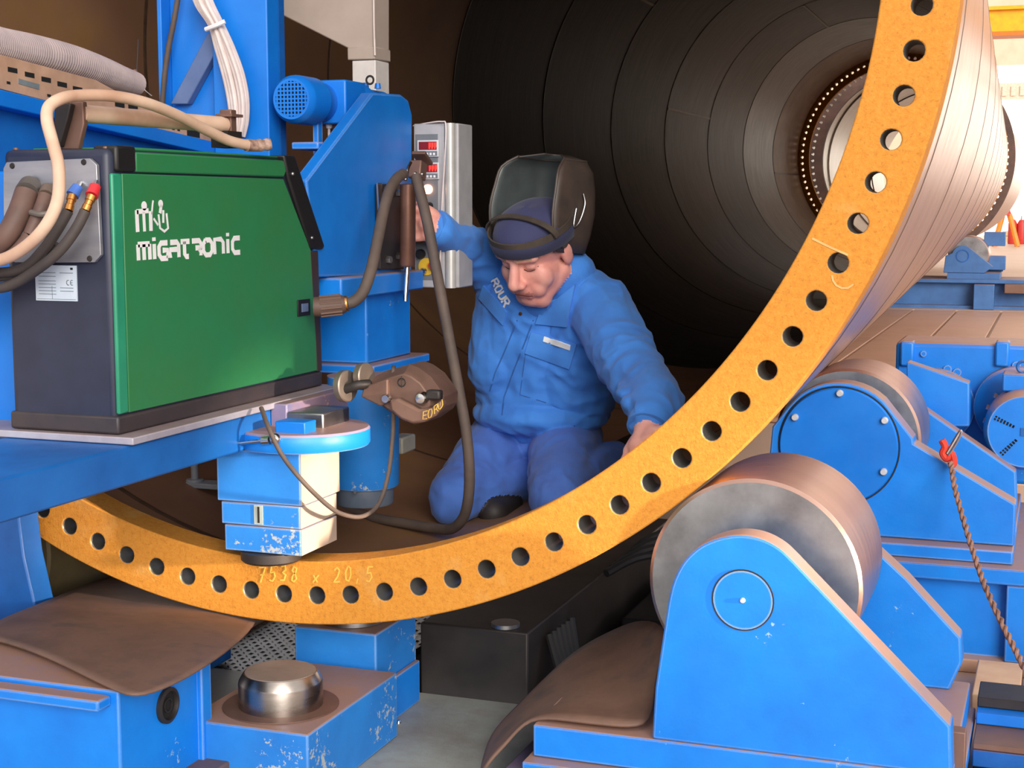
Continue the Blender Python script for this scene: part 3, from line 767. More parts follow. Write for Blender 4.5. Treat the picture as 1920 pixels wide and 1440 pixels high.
# blue housing at the lower left with its bushing, ledge and draped sheet
hb = thing('jack_housing', 'blue steel housing in the lower left corner with a dark bushing hole', 'housing', (-.3,-.4,0))
hx = at(222,1296,Z=.25).x; hy0 = at(222,1296,Z=.25).y; hy1 = at(408,1222,Z=.25).y+.02
b = MB(); b.bb(-.75, hx, hy0, hy1, .0, .25); obj('body', b, M['blue'], hb, bevel=.003)
pb = at(312,1322,X=hx)
b = MB(); b.lathe([(.030,.0),(.030,.006),(.024,.008),(.022,.002),(.022,-.0)], pb, (1,0,0), 36); bu = obj('bushing', b, M['dark_steel'], hb)
b = MB(); b.lathe([(0,.0015),(.0215,.0015),(.0215,0)], pb, (1,0,0), 36); obj('bore', b, M['gap'], bu)
b = MB(); b.lathe([(.012,.002),(.012,.0045),(.010,.0045),(.010,.002)], pb, (1,0,0), 24); obj('retaining_ring', b, M['dark_steel'], bu)
b = MB(); b.bb(hx-.002, hx+.010, hy1-.03, hy1, .0, .249); obj('corner_flange', b, M['blue'], hb, bevel=.002)
l0 = at(186,1290,Y=hy0-.03)
b = MB(); b.bb(-.75, l0.x, hy0-.035, hy0-.001, .225, .243); obj('ledge', b, M['blue'], hb, bevel=.003)
# draped brown rubber sheets
def sheet(name, grid, th, m, label, cat, sub=2):
    nr, nc = len(grid), len(grid[0])
    b = MB(); b.add([p for r in grid for p in r], [(i*nc+j, i*nc+j+1, (i+1)*nc+j+1, (i+1)*nc+j) for i in range(nr-1) for j in range(nc-1)])
    o = obj(name, b, m, None, weld=False, angle=180)
    s = o.modifiers.new('subsurf','SUBSURF'); s.levels = sub; s.render_levels = sub
    t = o.modifiers.new('solid','SOLIDIFY'); t.thickness = th; t.offset = 0
    return tag(o, label, cat)
def rubber(name):
    t = NT(name); c = t.ramp(t.noise(7,6,.65), [(.3,lin('5c463c')),(.55,lin('74584a')),(.75,lin('4c4340'))]); t.set(c,.62,0.0); t.bump(t.noise(90,5),.1,.004); return t.m
M['rubber'] = rubber('dusty_rubber')
def V3(px, py, z): p = at(px, py, Z=z); return p
g = [[V3(-40,1195,.258), V3(10,1203,.259), V3(90,1232,.262), V3(150,1262,.262), V3(215,1294,.258), V3(255,1310,.252)],
     [V3(-10,1165,.257), V3(50,1180,.258), V3(130,1200,.258), V3(200,1230,.257), V3(285,1272,.257), V3(322,1286,.252)],
     [V3(60,1140,.250), V3(120,1150,.25), V3(200,1165,.25), V3(265,1190,.257), V3(350,1226,.262), V3(385,1250,.258)],
     [V3(140,1105,.225), V3(200,1115,.225), V3(270,1130,.225), V3(330,1145,.24), V3(420,1180,.252), V3(455,1200,.246)],
     [V3(235,1070,.19), V3(280,1078,.19), V3(330,1090,.19), V3(380,1100,.19), V3(455,1130,.19), V3(495,1150,.19)]]
sheet('rubber_sheet', g, .004, M['rubber'], 'brown rubber sheet draped over the blue housing at lower left', 'rubber sheet')
g = [[at(1262,1175,Y=.10), at(1232,1250,Y=.05), at(1225,1320,Y=-.03), at(1215,1398,Y=-.10)],
     [at(1205,1160,Y=.28), at(1165,1230,Y=.16), at(1145,1305,Y=.03), at(1145,1374,Y=-.11)],
     [at(1155,1180,Y=.30), at(1115,1245,Y=.17), at(1085,1315,Y=.03), at(1062,1372,Y=-.11)],
     [at(1085,1215,Y=.28), at(1050,1275,Y=.14), at(1020,1330,Y=.02), at(990,1376,Y=-.11)],
     [at(1030,1265,Y=.20), at(1000,1310,Y=.09), at(975,1350,Y=-.01), at(950,1395,Y=-.12)],
     [at(975,1320,Y=.12), at(950,1358,Y=.03), at(932,1390,Y=-.04), at(918,1425,Y=-.13)],
     [at(925,1370,Y=.06), at(912,1405,Y=0), at(905,1430,Y=-.06), at(900,1460,Y=-.14)]]
for r in g:
    for p in r:
        if p.x > BL[0]-.22 and p.y > YF-.02 and p.z < zb+.009: p.z = zb+.009
sheet('rubber_mat', g, .005, M['rubber'], 'brown rubber mat hanging off the near roller stand base', 'rubber mat')
# blue foot under the mat
b = MB(); b.bb(.50,.57,-.2,.1,0,.05); tag(obj('base_stop', b, M['blue_dark'], None, bevel=.003), 'small blue stop on the cover plate under the hanging mat', 'stop')
# ================================================================ wire feeder, boom, press head, carriage
XF = -.05
def yz(px, py, X):
    p = at(px, py, X=X); return (p.y, p.z)
M['green'] = paint('feeder_green', '28784a', '2f7444', .4, 0, bump=.02)
M['green_edge'] = paint('feeder_green_edge', '2a8f6c', '248062', .35, 0, bump=0)
M['navy'] = plain('feeder_front_navy', '262c42', .45, c2='20263a')
M['alu'] = metal('brushed_aluminium', '9a9ca4', 'b4b4ba', .42, 5, (1,1,6), metallic=.8)
M['brown_plug'] = plain('brown_plug', '6a5046', .6, c2='54403a')
M['beige_hose'] = plain('beige_hose', 'd8bca4', .6, c2='b8927a', scale=9)
M['brass'] = metal('brass', 'c08040', 'd89a58', .3, 10)
M['duct'] = plain('corrugated_grey', 'b0a0a0', .5, c2='9c8e90')
M['greybeige'] = paint('grey_arm_paint', 'b4a69c', 'a89a90', .5, 0, bump=.02)
M['hose'] = plain('dusty_hose', '5e5048', .7, c2='4a403c', scale=14, bump=.15)
M['hose_dark'] = plain('dark_hose', '3a3534', .65, c2='4c423e', scale=14, bump=.15)
M['cable_white'] = plain('white_cable', 'd8ccc8', .5, c2='c4b4b0')
FYf = at(212, 500, X=XF).y
fd = thing('wire_feeder', 'green and black box wire feeder with white lettering mounted on the boom', 'wire feeder', (XF-.1, FYf+.25, .63))
A0 = yz(245, 808, XF); A1 = yz(601, 709, XF); A2 = yz(590, 472, XF); A3 = yz(543, 293, XF); A4 = yz(216, 284, XF)
zb_ = min(A0[1], A1[1]); zt_ = (A3[1]+A4[1])/2
yb0 = FYf; yb1 = A1[0]
xl = at(12, 500, Y=FYf).x
prof = [(yb0, zb_), (yb1, zb_), (yb1-.012, A2[1]), (A3[0], zt_), (yb0, zt_)]
b = MB(); b.prism(prof, 'X', xl, XF-.002); obj('housing', b, M['navy'], fd, bevel=.012, seg=3)
# base frame
b = MB(); b.bb(xl-.002, XF+.003, yb0-.003, yb1+.003, zb_-.001, zb_+.028); obj('base_frame', b, plain('feeder_base', '3c3436', .5, c2='302c32'), fd, bevel=.004)
# side panel and its edge strip
def pan(pts, x0, x1): return MB().prism(pts, 'X', x0, x1)
sp0 = yz(226, 326, XF); sp1 = yz(529, 328, XF); sp2 = yz(583, 500, XF); sp3 = yz(586, 690, XF)
zsp = yz(245, 326, XF)[1]; ztop = zsp
ypan = yz(233, 550, XF)[0]
py1 = yb1-.020
o = obj('side_panel', pan([(ypan, zb_+.031), (py1, zb_+.031), (py1-.008, A2[1]-.01), (sp1[0], ztop), (ypan, ztop)], XF-.002, XF+.003), M['green'], fd, bevel=.0015)
panel = o
y0e = yb0+.0005
obj('corner_strip', pan([(y0e, zb_+.031), (ypan-.0015, zb_+.031), (ypan-.0015, ztop), (y0e, ztop)], XF-.004, XF+.0035), M['green_edge'], fd, bevel=.003)
yk = yz(252, 300, XF)[0]
obj('lid_side', pan([(yk, ztop+.003), (sp1[0]+.003, ztop+.003), (A3[0]-.004, zt_-.004), (yk, zt_-.004)], XF-.01, XF+.003), M['green'], fd, bevel=.003)
b = MB(); b.bb(xl+.012, XF-.008, yb0+.06, A3[0]-.01, zt_-.002, zt_+.004); obj('lid', b, M['green'], fd, bevel=.003)
obj('lid_corner', pan([(yb0+.012, ztop+.003), (yk-.001, ztop+.003), (yk-.001, zt_+.005), (yb0+.012, zt_+.005)], XF-.04, XF+.005), M['black'], fd, bevel=.005)
# slanted black strap on the right end with two screws
st = [yz(527,291,XF), yz(548,292,XF), yz(604,462,XF), yz(600,468,XF), yz(578,466,XF), yz(536,335,XF)]
o = obj('corner_strap', pan(st, XF-.03, XF+.007), M['black'], fd, bevel=.004)
for (px, py) in ((549,326),(585,446)):
    b = MB(); b.lathe([(0,.003),(.003,.003),(.004,0)], at(px,py,X=XF+.007), (1,0,0), 12); obj('screw', b, M['steel'], o)
obj('rear_edge', pan([yz(579,470,XF), yz(594,470,XF), (yb1+.002, zb_+.029), (py1+.0015, zb_+.029)], XF-.02, XF+.0035), plain('feeder_edge', '3a2e2e', .5), fd, bevel=.002)
# latch
lt = [at(px,py,X=XF+.0035) for px,py in ((557,563),(580,560),(580,590),(557,594))]
lc = sum(lt, Vector())/4; ly = abs(lt[1].y-lt[0].y)/2; lz = abs(lt[0].z-lt[3].z)/2
b = MB(); b.bb(XF+.003,XF+.006,lc.y-ly,lc.y+ly,lc.z-lz,lc.z+lz); o = obj('latch', b, M['black'], fd, bevel=.001)
b = MB(); b.bb(XF+.006,XF+.0075,lc.y-ly*.45,lc.y+ly*.55,lc.z-lz*.5,lc.z+lz*.5); obj('latch_slide', b, plain('latch_grey','6a7ca0',.4), o)
# lettering on the side panel
def bil(q, u, v):
    a = (q[0][0]*(1-u)+q[1][0]*u, q[0][1]*(1-u)+q[1][1]*u); c = (q[2][0]*(1-u)+q[3][0]*u, q[2][1]*(1-u)+q[3][1]*u)
    return (a[0]*(1-v)+c[0]*v, a[1]*(1-v)+c[1]*v)
QL = ((258,491),(453,475),(256,448),(452,436))     # baseline left/right, top left/right
L = {'m': (1.35, [[(0,0),(0,.8)],[(0,.8),(1,.8)],[(.5,.8),(.5,0)],[(1,.8),(1,0)]]), 'i': (.45, [[(.5,0),(.5,.78)],[(.5,.93),(.5,1.12)]]),
 'G': (1, [[(1,.8),(.25,.8),(0,.6),(0,.2),(.25,0),(1,0)],[(1,0),(1,.42),(.45,.42)]]), 'A': (1, [[(0,0),(0,.42),(1,.42)],[(.05,.8),(.8,.8),(1,.65),(1,0)]]),
 'T': (.95, [[(-.05,.8),(1,.8)],[(.38,.8),(.38,.12),(.55,0),(.85,0)]]), 'R': (1, [[(.0,.8),(.85,.8),(1,.65),(1,.42),(.4,.42)],[(.75,.42),(1,.2),(1,0)]]),
 'O': (1, [[(.25,.8),(.75,.8),(1,.6),(1,.2),(.75,0),(.25,0),(0,.2),(0,.6),(.25,.8)]]), 'n': (1, [[(0,0),(0,.8),(.75,.8),(1,.6),(1,0)]]),
 'c': (.85, [[(1,.8),(.25,.8),(0,.6),(0,.2),(.25,0),(1,0)]])}
word = 'miGATROnic'; tot = sum(L[c][0]+.32 for c in word)
x = .12
for ch in word:
    w, sts = L[ch]
    for stt in sts:
        mb = MB(); mb.strip([at(*bil(QL, (x+u*w)/tot, v*.86+.06), X=XF+.0032) for u, v in stt], (1,0,0), .0092, .0006)
        obj('letter_stroke', mb, M['white'], panel)
    x += w+.32
# emblem above the lettering: a blocky m with two heads and a seated figure
def em(pts, w=.0075): mb = MB(); mb.strip([at(px,py,X=XF+.0032) for px,py in pts], (1,0,0), w, .0006); obj('emblem_stroke', mb, M['white'], panel)
em([(258,435),(256,394)], .009); em([(256,397),(278,395)], .008); em([(271,434),(269,397)], .007); em([(283,433),(282,396)], .009); em([(284,405),(286,382),(287,376)], .0035)
em([(297,402),(300,428),(308,434),(315,428),(312,400)], .0045); em([(300,400),(302,384)], .007); em([(306,394),(306,418)], .005); em([(288,410),(296,422)], .004)
for (px,py,r) in ((270,386,.0075),(301,382,.0065)):
    b = MB(); b.lathe([(0,.0006),(r,.0006),(r,0)], at(px,py,X=XF+.0032), (1,0,0), 16); obj('emblem_dot', b, M['white'], panel)
# front: connector plate, rating label
YP = FYf-.006
c8 = [xz(*q, YP) for q in ((8,316),(14,304),(170,297),(183,309),(191,478),(179,492),(30,492),(10,480))]
b = MB(); b.prism(c8, 'Y', YP-.003, FYf-.001); cp = obj('connector_plate', b, M['alu'], fd, bevel=.001)
for (px,py) in ((23,311),(157,304),(168,485)):
    b = MB(); b.lathe([(0,.002),(.004,.002),(.005,0)], at(px,py,Y=YP-.003), (0,-1,0), 12); obj('screw', b, M['dark_steel'], cp)
q4 = [at(px,py,Y=FYf-.001) for px,py in ((67,505),(140,498),(146,561),(70,563))]
b = MB(); b.bb(q4[0].x, q4[2].x, FYf-.003, FYf-.0005, q4[3].z, q4[1].z); lb = obj('rating_label', b, plain('label_silver','c4d0dc',.4,c2='b4c4d4'), fd)
lx0, lx1, lz0, lz1 = q4[0].x, q4[2].x, q4[3].z, q4[1].z
def lbx(u0,u1,v0,v1,m='black'):
    b = MB(); b.bb(lx0+(lx1-lx0)*u0, lx0+(lx1-lx0)*u1, FYf-.0034, FYf-.003, lz0+(lz1-lz0)*v0, lz0+(lz1-lz0)*v1); obj('label_print', b, M[m], lb)
M['print'] = plain('label_print_grey','7c8894',.5)
for v in (.78,.68,.55,.46,.36,.27,.18): lbx(.08,.5,v,v+.018,'print')
for v in (.78,.36,.27): lbx(.6,.92,v,v+.02,'print')
lbx(.86,.92,.88,.94); lbx(.03,.97,.04,.055,'print'); lbx(.40,.41,.05,.42,'print')
for k in (0,1):
    cxx = lx0+(lx1-lx0)*(.80+.09*k); czz = lz0+(lz1-lz0)*.52
    b = MB(); b.strip([(cxx+.003*math.cos(a),FYf-.003,czz+.004*math.sin(a)) for a in [R_(60+30*i) for i in range(9)]], (0,-1,0), .0008, .0004); obj('label_print', b, M['black'], lb)
b = MB(); b.strip([(cxx-.002,FYf-.003,czz),(cxx+.001,FYf-.003,czz)], (0,-1,0), .0008, .0004); obj('label_print', b, M['black'], lb)
# screws on the lid
for (px,py) in ((30,287),(198,273)):
    p = at(px,py,Y=FYf+.015); b = MB(); b.lathe([(0,.004),(.004,.003),(.005,0)], (p.x,p.y,zt_), (0,0,1), 10); obj('lid_screw', b, M['brown_steel'], fd)
# plugs and hoses at the front
def hose(name, pts, r, m, label, cat='hose', group=None, n=12, sm=8):
    b = MB(); b.tube([at(px,py,Y=y) for px,py,y in pts], r, n, sm); o = obj(name, b, m, None, angle=60)
    return tag(o, label, cat, group)
FP = YP-.003
pg = thing('cable_plug', 'thick brown cable plug at the left of the feeder connector plate', 'cable plug', at(40,400,Y=FP-.04))
pp = [at(58,350,Y=FP-.001), at(50,362,Y=FP-.02), at(36,400,Y=FP-.04), at(14,440,Y=FP-.055), at(-10,470,Y=FP-.06), at(-60,505,Y=FP-.06), at(-180,560,Y=FP-.03), at(-330,680,Y=FP+.04), at(-380,860,Y=FP+.12)]
b = MB(); b.tube([pp[0],pp[1]], .019, 20, 1); obj('collar', b, plain('plug_collar','5a5450',.5), pg)
b = MB(); b.tube(pp[1:5], .018, 20, 5, rads=[.019,.0185,.0175,.012]); obj('sleeve', b, M['brown_plug'], pg)
b = MB(); b.tube(pp[4:], .010, 14, 4); obj('cable', b, M['brown_plug'], pg)
pg = thing('cable_plug', 'slimmer brown cable plug half hidden behind the beige hose', 'cable plug', at(85,380,Y=FP-.03))
pp = [at(92,355,Y=FP-.001), at(86,368,Y=FP-.015), at(75,395,Y=FP-.03), at(55,440,Y=FP-.045), at(20,478,Y=FP-.055), at(-40,505,Y=FP-.05), at(-160,570,Y=FP-.02), at(-300,690,Y=FP+.04), at(-350,870,Y=FP+.12)]
b = MB(); b.tube([pp[0],pp[1]], .013, 16, 1); obj('collar', b, plain('plug_collar2','6a5a50',.5), pg)
b = MB(); b.tube(pp[1:4], .011, 16, 5, rads=[.012,.011,.010]); obj('sleeve', b, M['brown_plug'], pg)
b = MB(); b.tube(pp[3:], .009, 14, 5); obj('cable', b, M['brown_plug'], pg)
b = MB(); b.tube([at(58,398,Y=FP-.045), at(75,402,Y=FP-.05), at(92,400,Y=FP-.042)], .0045, 8, 4); obj('cable_tie', b, plain('tie_grey','6a625c',.5), pg)
def coupler(px0, py0, pts, colm, label, nm):
    h = thing('water_hose', label, 'hose', at(px0,py0,Y=FP-.03), 'black hoses with coloured couplers')
    a = at(px0,py0,Y=FP-.001); P = [at(px,py,Y=FP-y) for px,py,y in pts]
    b = MB(); b.tube([a,P[0]], .004, 10, 1); obj('nipple', b, M['chrome'], h)
    b = MB(); b.tube([P[0],P[1]], .0095, 16, 1, rads=[.0085,.0105]); obj('coupler', b, colm, h)
    d = (P[2]-P[1]); b = MB(); b.tube([P[1],P[1]+d*.33,P[1]+d*.36,P[1]+d*.62,P[1]+d*.66,P[2]], .007, 12, 1, rads=[.008,.008,.0065,.0065,.0075,.0075]); obj('hose_tail', b, M['brass'], h)
    b = MB(); b.tube(P[2:], .0085, 14, 6); obj('hose_run', b, M['hose_dark'], h)
coupler(150,342, [(146,350,.012),(136,366,.022),(128,395,.034),(108,430,.044),(80,470,.05),(40,505,.05),(-40,522,.045),(-160,590,.02),(-280,710,-.04),(-320,880,-.12)], plain('coupler_blue','4a78d0',.4), 'black hose with a blue coupler on the feeder front', 'b')
coupler(181,341, [(179,349,.012),(172,367,.024),(160,395,.036),(142,430,.046),(112,470,.055),(70,505,.058),(20,535,.055),(-40,550,.05),(-150,610,.02),(-260,730,-.04),(-290,890,-.12)], plain('coupler_red','d8303a',.4), 'black hose with a red coupler on the feeder front', 'r')
hose('black_hose', [(110,460,FP-.03),(70,500,FP-.035),(30,515,FP-.04),(-40,530,FP-.04),(-150,595,FP-.02),(-250,720,FP+.04),(-270,880,FP+.12)], .008, M['hose_dark'], 'short black hose curving under the beige hose')
# long beige hose over the feeder
bh = thing('beige_hose', 'thick beige hose looping up over the feeder and along its top', 'hose', at(88,250,Y=FYf-.1))
path = [(-400,850,FP+.1),(-350,690,FP+.02),(-230,570,FP-.05),(-110,510,FP-.085),(-60,496,FP-.09),(0,488,FP-.095),(45,465,FP-.10),(85,425,FP-.10),(108,375,FP-.095),(110,315,FP-.09),(98,265,FP-.075),(88,225,FP-.06),(92,200,FP-.045),(115,185,FP-.02),(150,179,FP+.02),(210,180,FP+.08),(270,192,FP+.15),(330,215,FP+.24),(385,243,FP+.33),(430,264,FP+.40),(465,272,FP+.45)]
b = MB(); b.tube([at(px,py,Y=y) for px,py,y in path], .0095, 14, 6); obj('hose_run', b, M['beige_hose'], bh)
b = MB(); e = [at(462,272,Y=FP+.447), at(480,273,Y=FP+.47), at(488,272,Y=FP+.475), at(494,272,Y=FP+.48), at(500,271,Y=FP+.485), at(508,270,Y=FP+.49)]
b.tube(e, .011, 14, 1, rads=[.0115,.011,.012,.010,.012,.010]); obj('end_fitting', b, plain('fitting_pale','b49888',.45,c2='6a5048',scale=90), bh)
# brown bracket and pipe above the feeder
br = thing('hose_bracket', 'brown sheet bracket and pipe standing behind the top of the feeder', 'bracket', at(130,275,Y=FYf+.06))
YB = FYf+.05
b = MB(); b.prism([xz(113,280,YB), xz(146,280,YB), xz(157,232,YB), xz(155,190,YB), xz(132,190,YB), xz(130,208,YB)], 'Y', YB, YB+.012); obj('bracket_plate', b, M['brown_steel'], br, bevel=.002)
b = MB(); b.prism([xz(104,188,YB-.012), xz(134,195,YB-.012), xz(128,222,YB-.012), xz(113,276,YB-.012), xz(100,270,YB-.012)], 'Y', YB-.014, YB-.001); obj('bracket_plate', b, M['dark_steel'], br, bevel=.002)
b = MB(); b.cyl(at(152,213,Y=YB+.008), at(420,234,Y=YB+.36), .0145, .0145, 20); obj('pipe', b, M['beige_hose'], br)
b = MB(); q = at(428,232,Y=YB+.37); b.box(q,(.024,.02,.05)); b2_ = obj('pipe_clamp', b, M['brown_steel'], br, bevel=.002)
b = MB(); q = at(430,217,Y=YB+.37); b.box(q,(.034,.04,.005)); obj('clamp_plate', b, M['brown_steel'], b2_)
b = MB(); q = at(425,262,Y=YB+.37); b.box(q,(.035,.05,.03)); obj('clamp_foot', b, M['dark_steel'], b2_)
# ---- the boom
M['boom_blue_shaded'] = paint('boom_blue_shaded', '1268b8', '0e58a4', .45, 0, bump=.02)  # darker than the other blue: shade on boom and web put into colour
bo = thing('boom', 'blue boom beam reaching from the left into the tube under the feeder', 'boom', (-.15,-.2,.57))
z_pl = zb_-.002
bz0 = at(300,893,X=-.02).z
bev = at(640,770,X=-.02).y+.02
b = MB(); b.bb(-.26, -.02, -3.4, bev, bz0, z_pl-.013); obj('beam', b, M['boom_blue_shaded'], bo, bevel=.004)
b = MB(); b.bb(-.45, at(262,818,Z=z_pl).x, at(262,822,Z=z_pl).y, yb1+.03, z_pl-.012, z_pl); obj('feeder_plate', b, paint('plate_grey', 'a8a8b4', '8c8490', .4, .5), bo, bevel=.002)
b = MB(); b.bb(-.50, -.262, -.33, .1, bz0, at(5,545,Y=-.33).z+.2); obj('boom_post', b, M['blue_clean'], bo, bevel=.004)
b = MB(); b.bb(-.02, .015, .03, bev+.02, bz0+.006, z_pl-.002); obj('end_bracket', b, paint('bracket_worn_sunlit', '6a6f98', '9a7a80', .4, .6, chips=.8, chipc='c8a090'), bo, bevel=.003)  # pinkish tones paint in the sunbeam on this worn bracket
q = at(556,800,Y=-.02); b = MB(); b.bb(q.x-.03,q.x+.03,-.045,.0,q.z-.012,q.z+.012); obj('wedge', b, M['blue_clean'], bo, bevel=.002)
# ---- upper press head: round flange, stepped jaw, disc
ph = thing('press_jaw', 'blue stepped press jaw hanging from the boom onto the flange edge', 'press head', (0,.02,.35))
b = MB(); b.lathe([(0,0),(.122,0),(.125,.004),(.125,.03),(.122,.034),(0,.034)], (.04,.045,.558), (0,0,1), 64); obj('round_flange', b, M['blue'], ph)
XA, XB = -.089, .083
b = MB(); b.bb(XA, XB, -.05, .105, .46, .557); obj('jaw_upper', b, M['blue_worn'], ph, bevel=.002)
b = MB(); b.bb(XA+.008, XB-.002, -.05, .095, .4175, .459); jm = obj('jaw_middle', b, M['blue_worn'], ph, bevel=.002)
b = MB(); b.bb(XA+.014, XB-.001, -.05, .092, .368, .4165); obj('jaw_lower', b, M['blue_worn'], ph, bevel=.002)
b = MB(); b.bb(-.012, .006, -.0515, -.0502, .421, .457); obj('index_plate', b, plain('index_plate','b4c0b8',.4,c2='98a49c'), jm)
b = MB(); b.bb(-.0045, -.0005, -.0525, -.0512, .424, .454); obj('index_slot', b, M['dark_steel'], jm)
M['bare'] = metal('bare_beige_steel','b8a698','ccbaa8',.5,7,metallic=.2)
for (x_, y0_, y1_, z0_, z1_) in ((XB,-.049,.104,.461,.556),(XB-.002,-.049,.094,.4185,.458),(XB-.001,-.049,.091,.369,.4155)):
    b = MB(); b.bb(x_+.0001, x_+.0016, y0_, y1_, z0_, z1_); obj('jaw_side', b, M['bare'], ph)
b = MB(); b.lathe([(0,0),(.052,0),(.056,.004),(.056,.020),(0,.020)], (.0,-.012,.3465), (0,0,1), 40); obj('pressure_disc', b, M['dark_steel'], ph)
h0 = at(440,832,Y=-.085); h1 = at(492,826,Y=-.085); h2 = at(516,823,Y=-.085)
b = MB(); b.tube([h0,h1], .0032, 10, 1); hd = obj('handle', b, M['chrome'], ph)
b = MB(); b.tube([h1,at(506,825,Y=-.085)], .008, 12, 1); obj('handle_collar', b, M['chrome'], hd)
b = MB(); b.sphere(h2, .0105, 16, 10); obj('handle_ball', b, M['chrome'], hd)
# ---- hydraulic foot cylinder behind the jaw
hc = thing('hydraulic_cylinder', 'blue hydraulic cylinder hanging behind the stepped jaw', 'cylinder', (.015,.36,.38))
b = MB(); b.lathe([(0,.0),(.058,.0),(.060,.004),(.060,.036),(0,.036)], (.014,.36,.385), (0,0,1), 48); obj('rod_end', b, paint('cyl_grey','5c6878','4a5462',.4), hc)
b = MB(); b.lathe([(0,0),(.069,0),(.072,.004),(.074,.23),(0,.23)], (.014,.36,.4225), (0,0,1), 48); obj('barrel', b, M['blue_worn'], hc)
b = MB(); b.lathe([(0,.006),(.0035,.006),(.0035,0)], at(668,922,Y=.287), (0,-1,0), 10); obj('bleed_screw', b, M['steel'], hc)
b = MB(); q = at(750,836,Y=.45); b.bb(q.x-.02,q.x+.015,.43,.5,q.z-.015,q.z+.02); obj('side_block', b, plain('pale_block','8c8a80',.6), hc, bevel=.004)
# ---- carriage with its gusset plate
cg = thing('press_carriage', 'tall blue press carriage with a slanted gusset plate beside the control panel', 'carriage', (-.05,.4,.66))
XG = -.05
YL0 = at(688,640,X=XG).y; YL1 = at(770,600,X=XG).y
z_l = at(690,682,X=XG).z
b = MB(); b.bb(-.28, XG, YL0, YL1, z_l, .84); obj('lower_column', b, M['blue'], cg, bevel=.004)
b = MB(); b.bb(-.29, XG+.03, YL0-.03, YL1+.04, z_l-.02, z_l-.0005); obj('foot_flange', b, M['blue'], cg, bevel=.003)
gp = [yz(596,520,XG), yz(575,338,XG), yz(699,174,XG), yz(752,177,XG), yz(766,188,XG), yz(773,215,XG), yz(772,515,XG)]
b = MB(); b.prism(gp, 'X', XG-.03, XG); obj('gusset_plate', b, M['blue_nodust'], cg, bevel=.004)
lo = yz(592,512,XG+.025); hi = yz(792,505,XG+.025)
b = MB(); b.bb(-.2, XG+.028, yb1+.045, hi[0], yz(690,555,XG+.025)[1], yz(690,516,XG+.025)[1]); obj('cross_lip', b, M['blue'], cg, bevel=.004)
b = MB(); b.bb(-.33, XG-.031, .56, .8, .845, 1.07); obj('rear_box', b, M['blue_dark'], cg, bevel=.004)
p0 = at(612,268,Y=.42); b = MB(); b.bb(p0.x-.05, XG-.031, .36, .55, p0.z-.015, p0.z); obj('motor_shelf', b, M['blue'], cg, bevel=.003)
for k,(px) in enumerate((596,)):
    q = at(px,255,Y=.5); b = MB(); b.bb(q.x-.006,q.x+.006,.49,.51,q.z-.04,q.z+.05); obj('shelf_post', b, M['blue'], cg)
# ---- motor
mt_ = thing('gear_motor', 'blue electric gear motor with a fan grille on top of the carriage', 'motor', (-.163,.55,1.16))
mcx, mcz, mr = -.163, 1.2195, .05
b = MB(); b.lathe([(0,.004),(.036,.004),(.037,.0),(.042,.0),(.0495,.012),(.0505,.02),(.0505,.085),(.046,.09),(.043,.13),(0,.13)], (mcx,.40,mcz), (0,1,0), 40); mbody = obj('fan_cowl', b, M['blue_clean'], mt_)
b = MB(); b.lathe([(0,.0),(.0365,.0)], (mcx,.4035,mcz), (0,1,0), 32); obj('fan_shadow', b, M['gap'], mbody)
for i in range(-4,5):
    w = math.sqrt(max(.0372**2-(i*.0082)**2, 1e-6))
    b = MB(); b.bb(mcx+i*.0082-.0016, mcx+i*.0082+.0016, .3995,.4025, mcz-w, mcz+w); obj('grille_bar', b, M['blue_clean'], mbody)
    b = MB(); b.bb(mcx-w, mcx+w, .3997,.4023, mcz+i*.0082-.0016, mcz+i*.0082+.0016); obj('grille_bar', b, M['blue_clean'], mbody)
b = MB(); b.bb(mcx-.04,mcx+.062,.53,.63,mcz-.045,mcz+.048); obj('terminal_box', b, M['blue_clean'], mt_, bevel=.004)
q = at(613,186,Y=.529); b = MB(); b.bb(q.x-.007,q.x+.006,.527,.5298,q.z-.022,q.z+.022); npl = obj('name_plate', b, M['black'], mt_)
for k in range(3):
    b = MB(); b.bb(q.x-.003,q.x+.003,.5264,.5269,q.z-.008+.006*k,q.z-.005+.006*k); obj('name_mark', b, M['white'], npl)
b = MB(); b.lathe([(0,0),(.046,0),(.05,.01),(.05,.06),(.04,.07),(.04,.18),(0,.18)], (mcx+.01,.63,mcz+.004), (0,1,0), 32); obj('gear_case', b, M['blue_clean'], mt_)
for (dx,dz) in ((-.03,.05),(.0,.052),(.03,.05)):
    b = MB(); b.lathe([(0,.012),(.006,.012),(.008,0)], (mcx+dx+.01,.74,mcz+dz-.006), (0,0,1), 10); obj('case_bolt', b, M['blue_clean'], mt_)
b = MB(); b.torus((mcx+.03,.72,mcz+.062),(0,1,0),.009,.0025,16,6); obj('lifting_eye', b, M['dark_steel'], mt_)
q = at(617,232,Y=.56); b = MB(); b.lathe([(0,0),(.006,0),(.0075,.004),(.0075,.014),(.005,.018),(0,.018)], (q.x,.56,q.z-.010), (0,0,1), 12); gl = obj('cable_gland', b, M['white'], mt_)
b = MB(); b.tube([(q.x,.56,q.z-.008),(q.x,.56,q.z-.03),(q.x+.004,.565,q.z-.05)], .003, 8, 3); obj('gland_cable', b, M['cable_white'], gl)
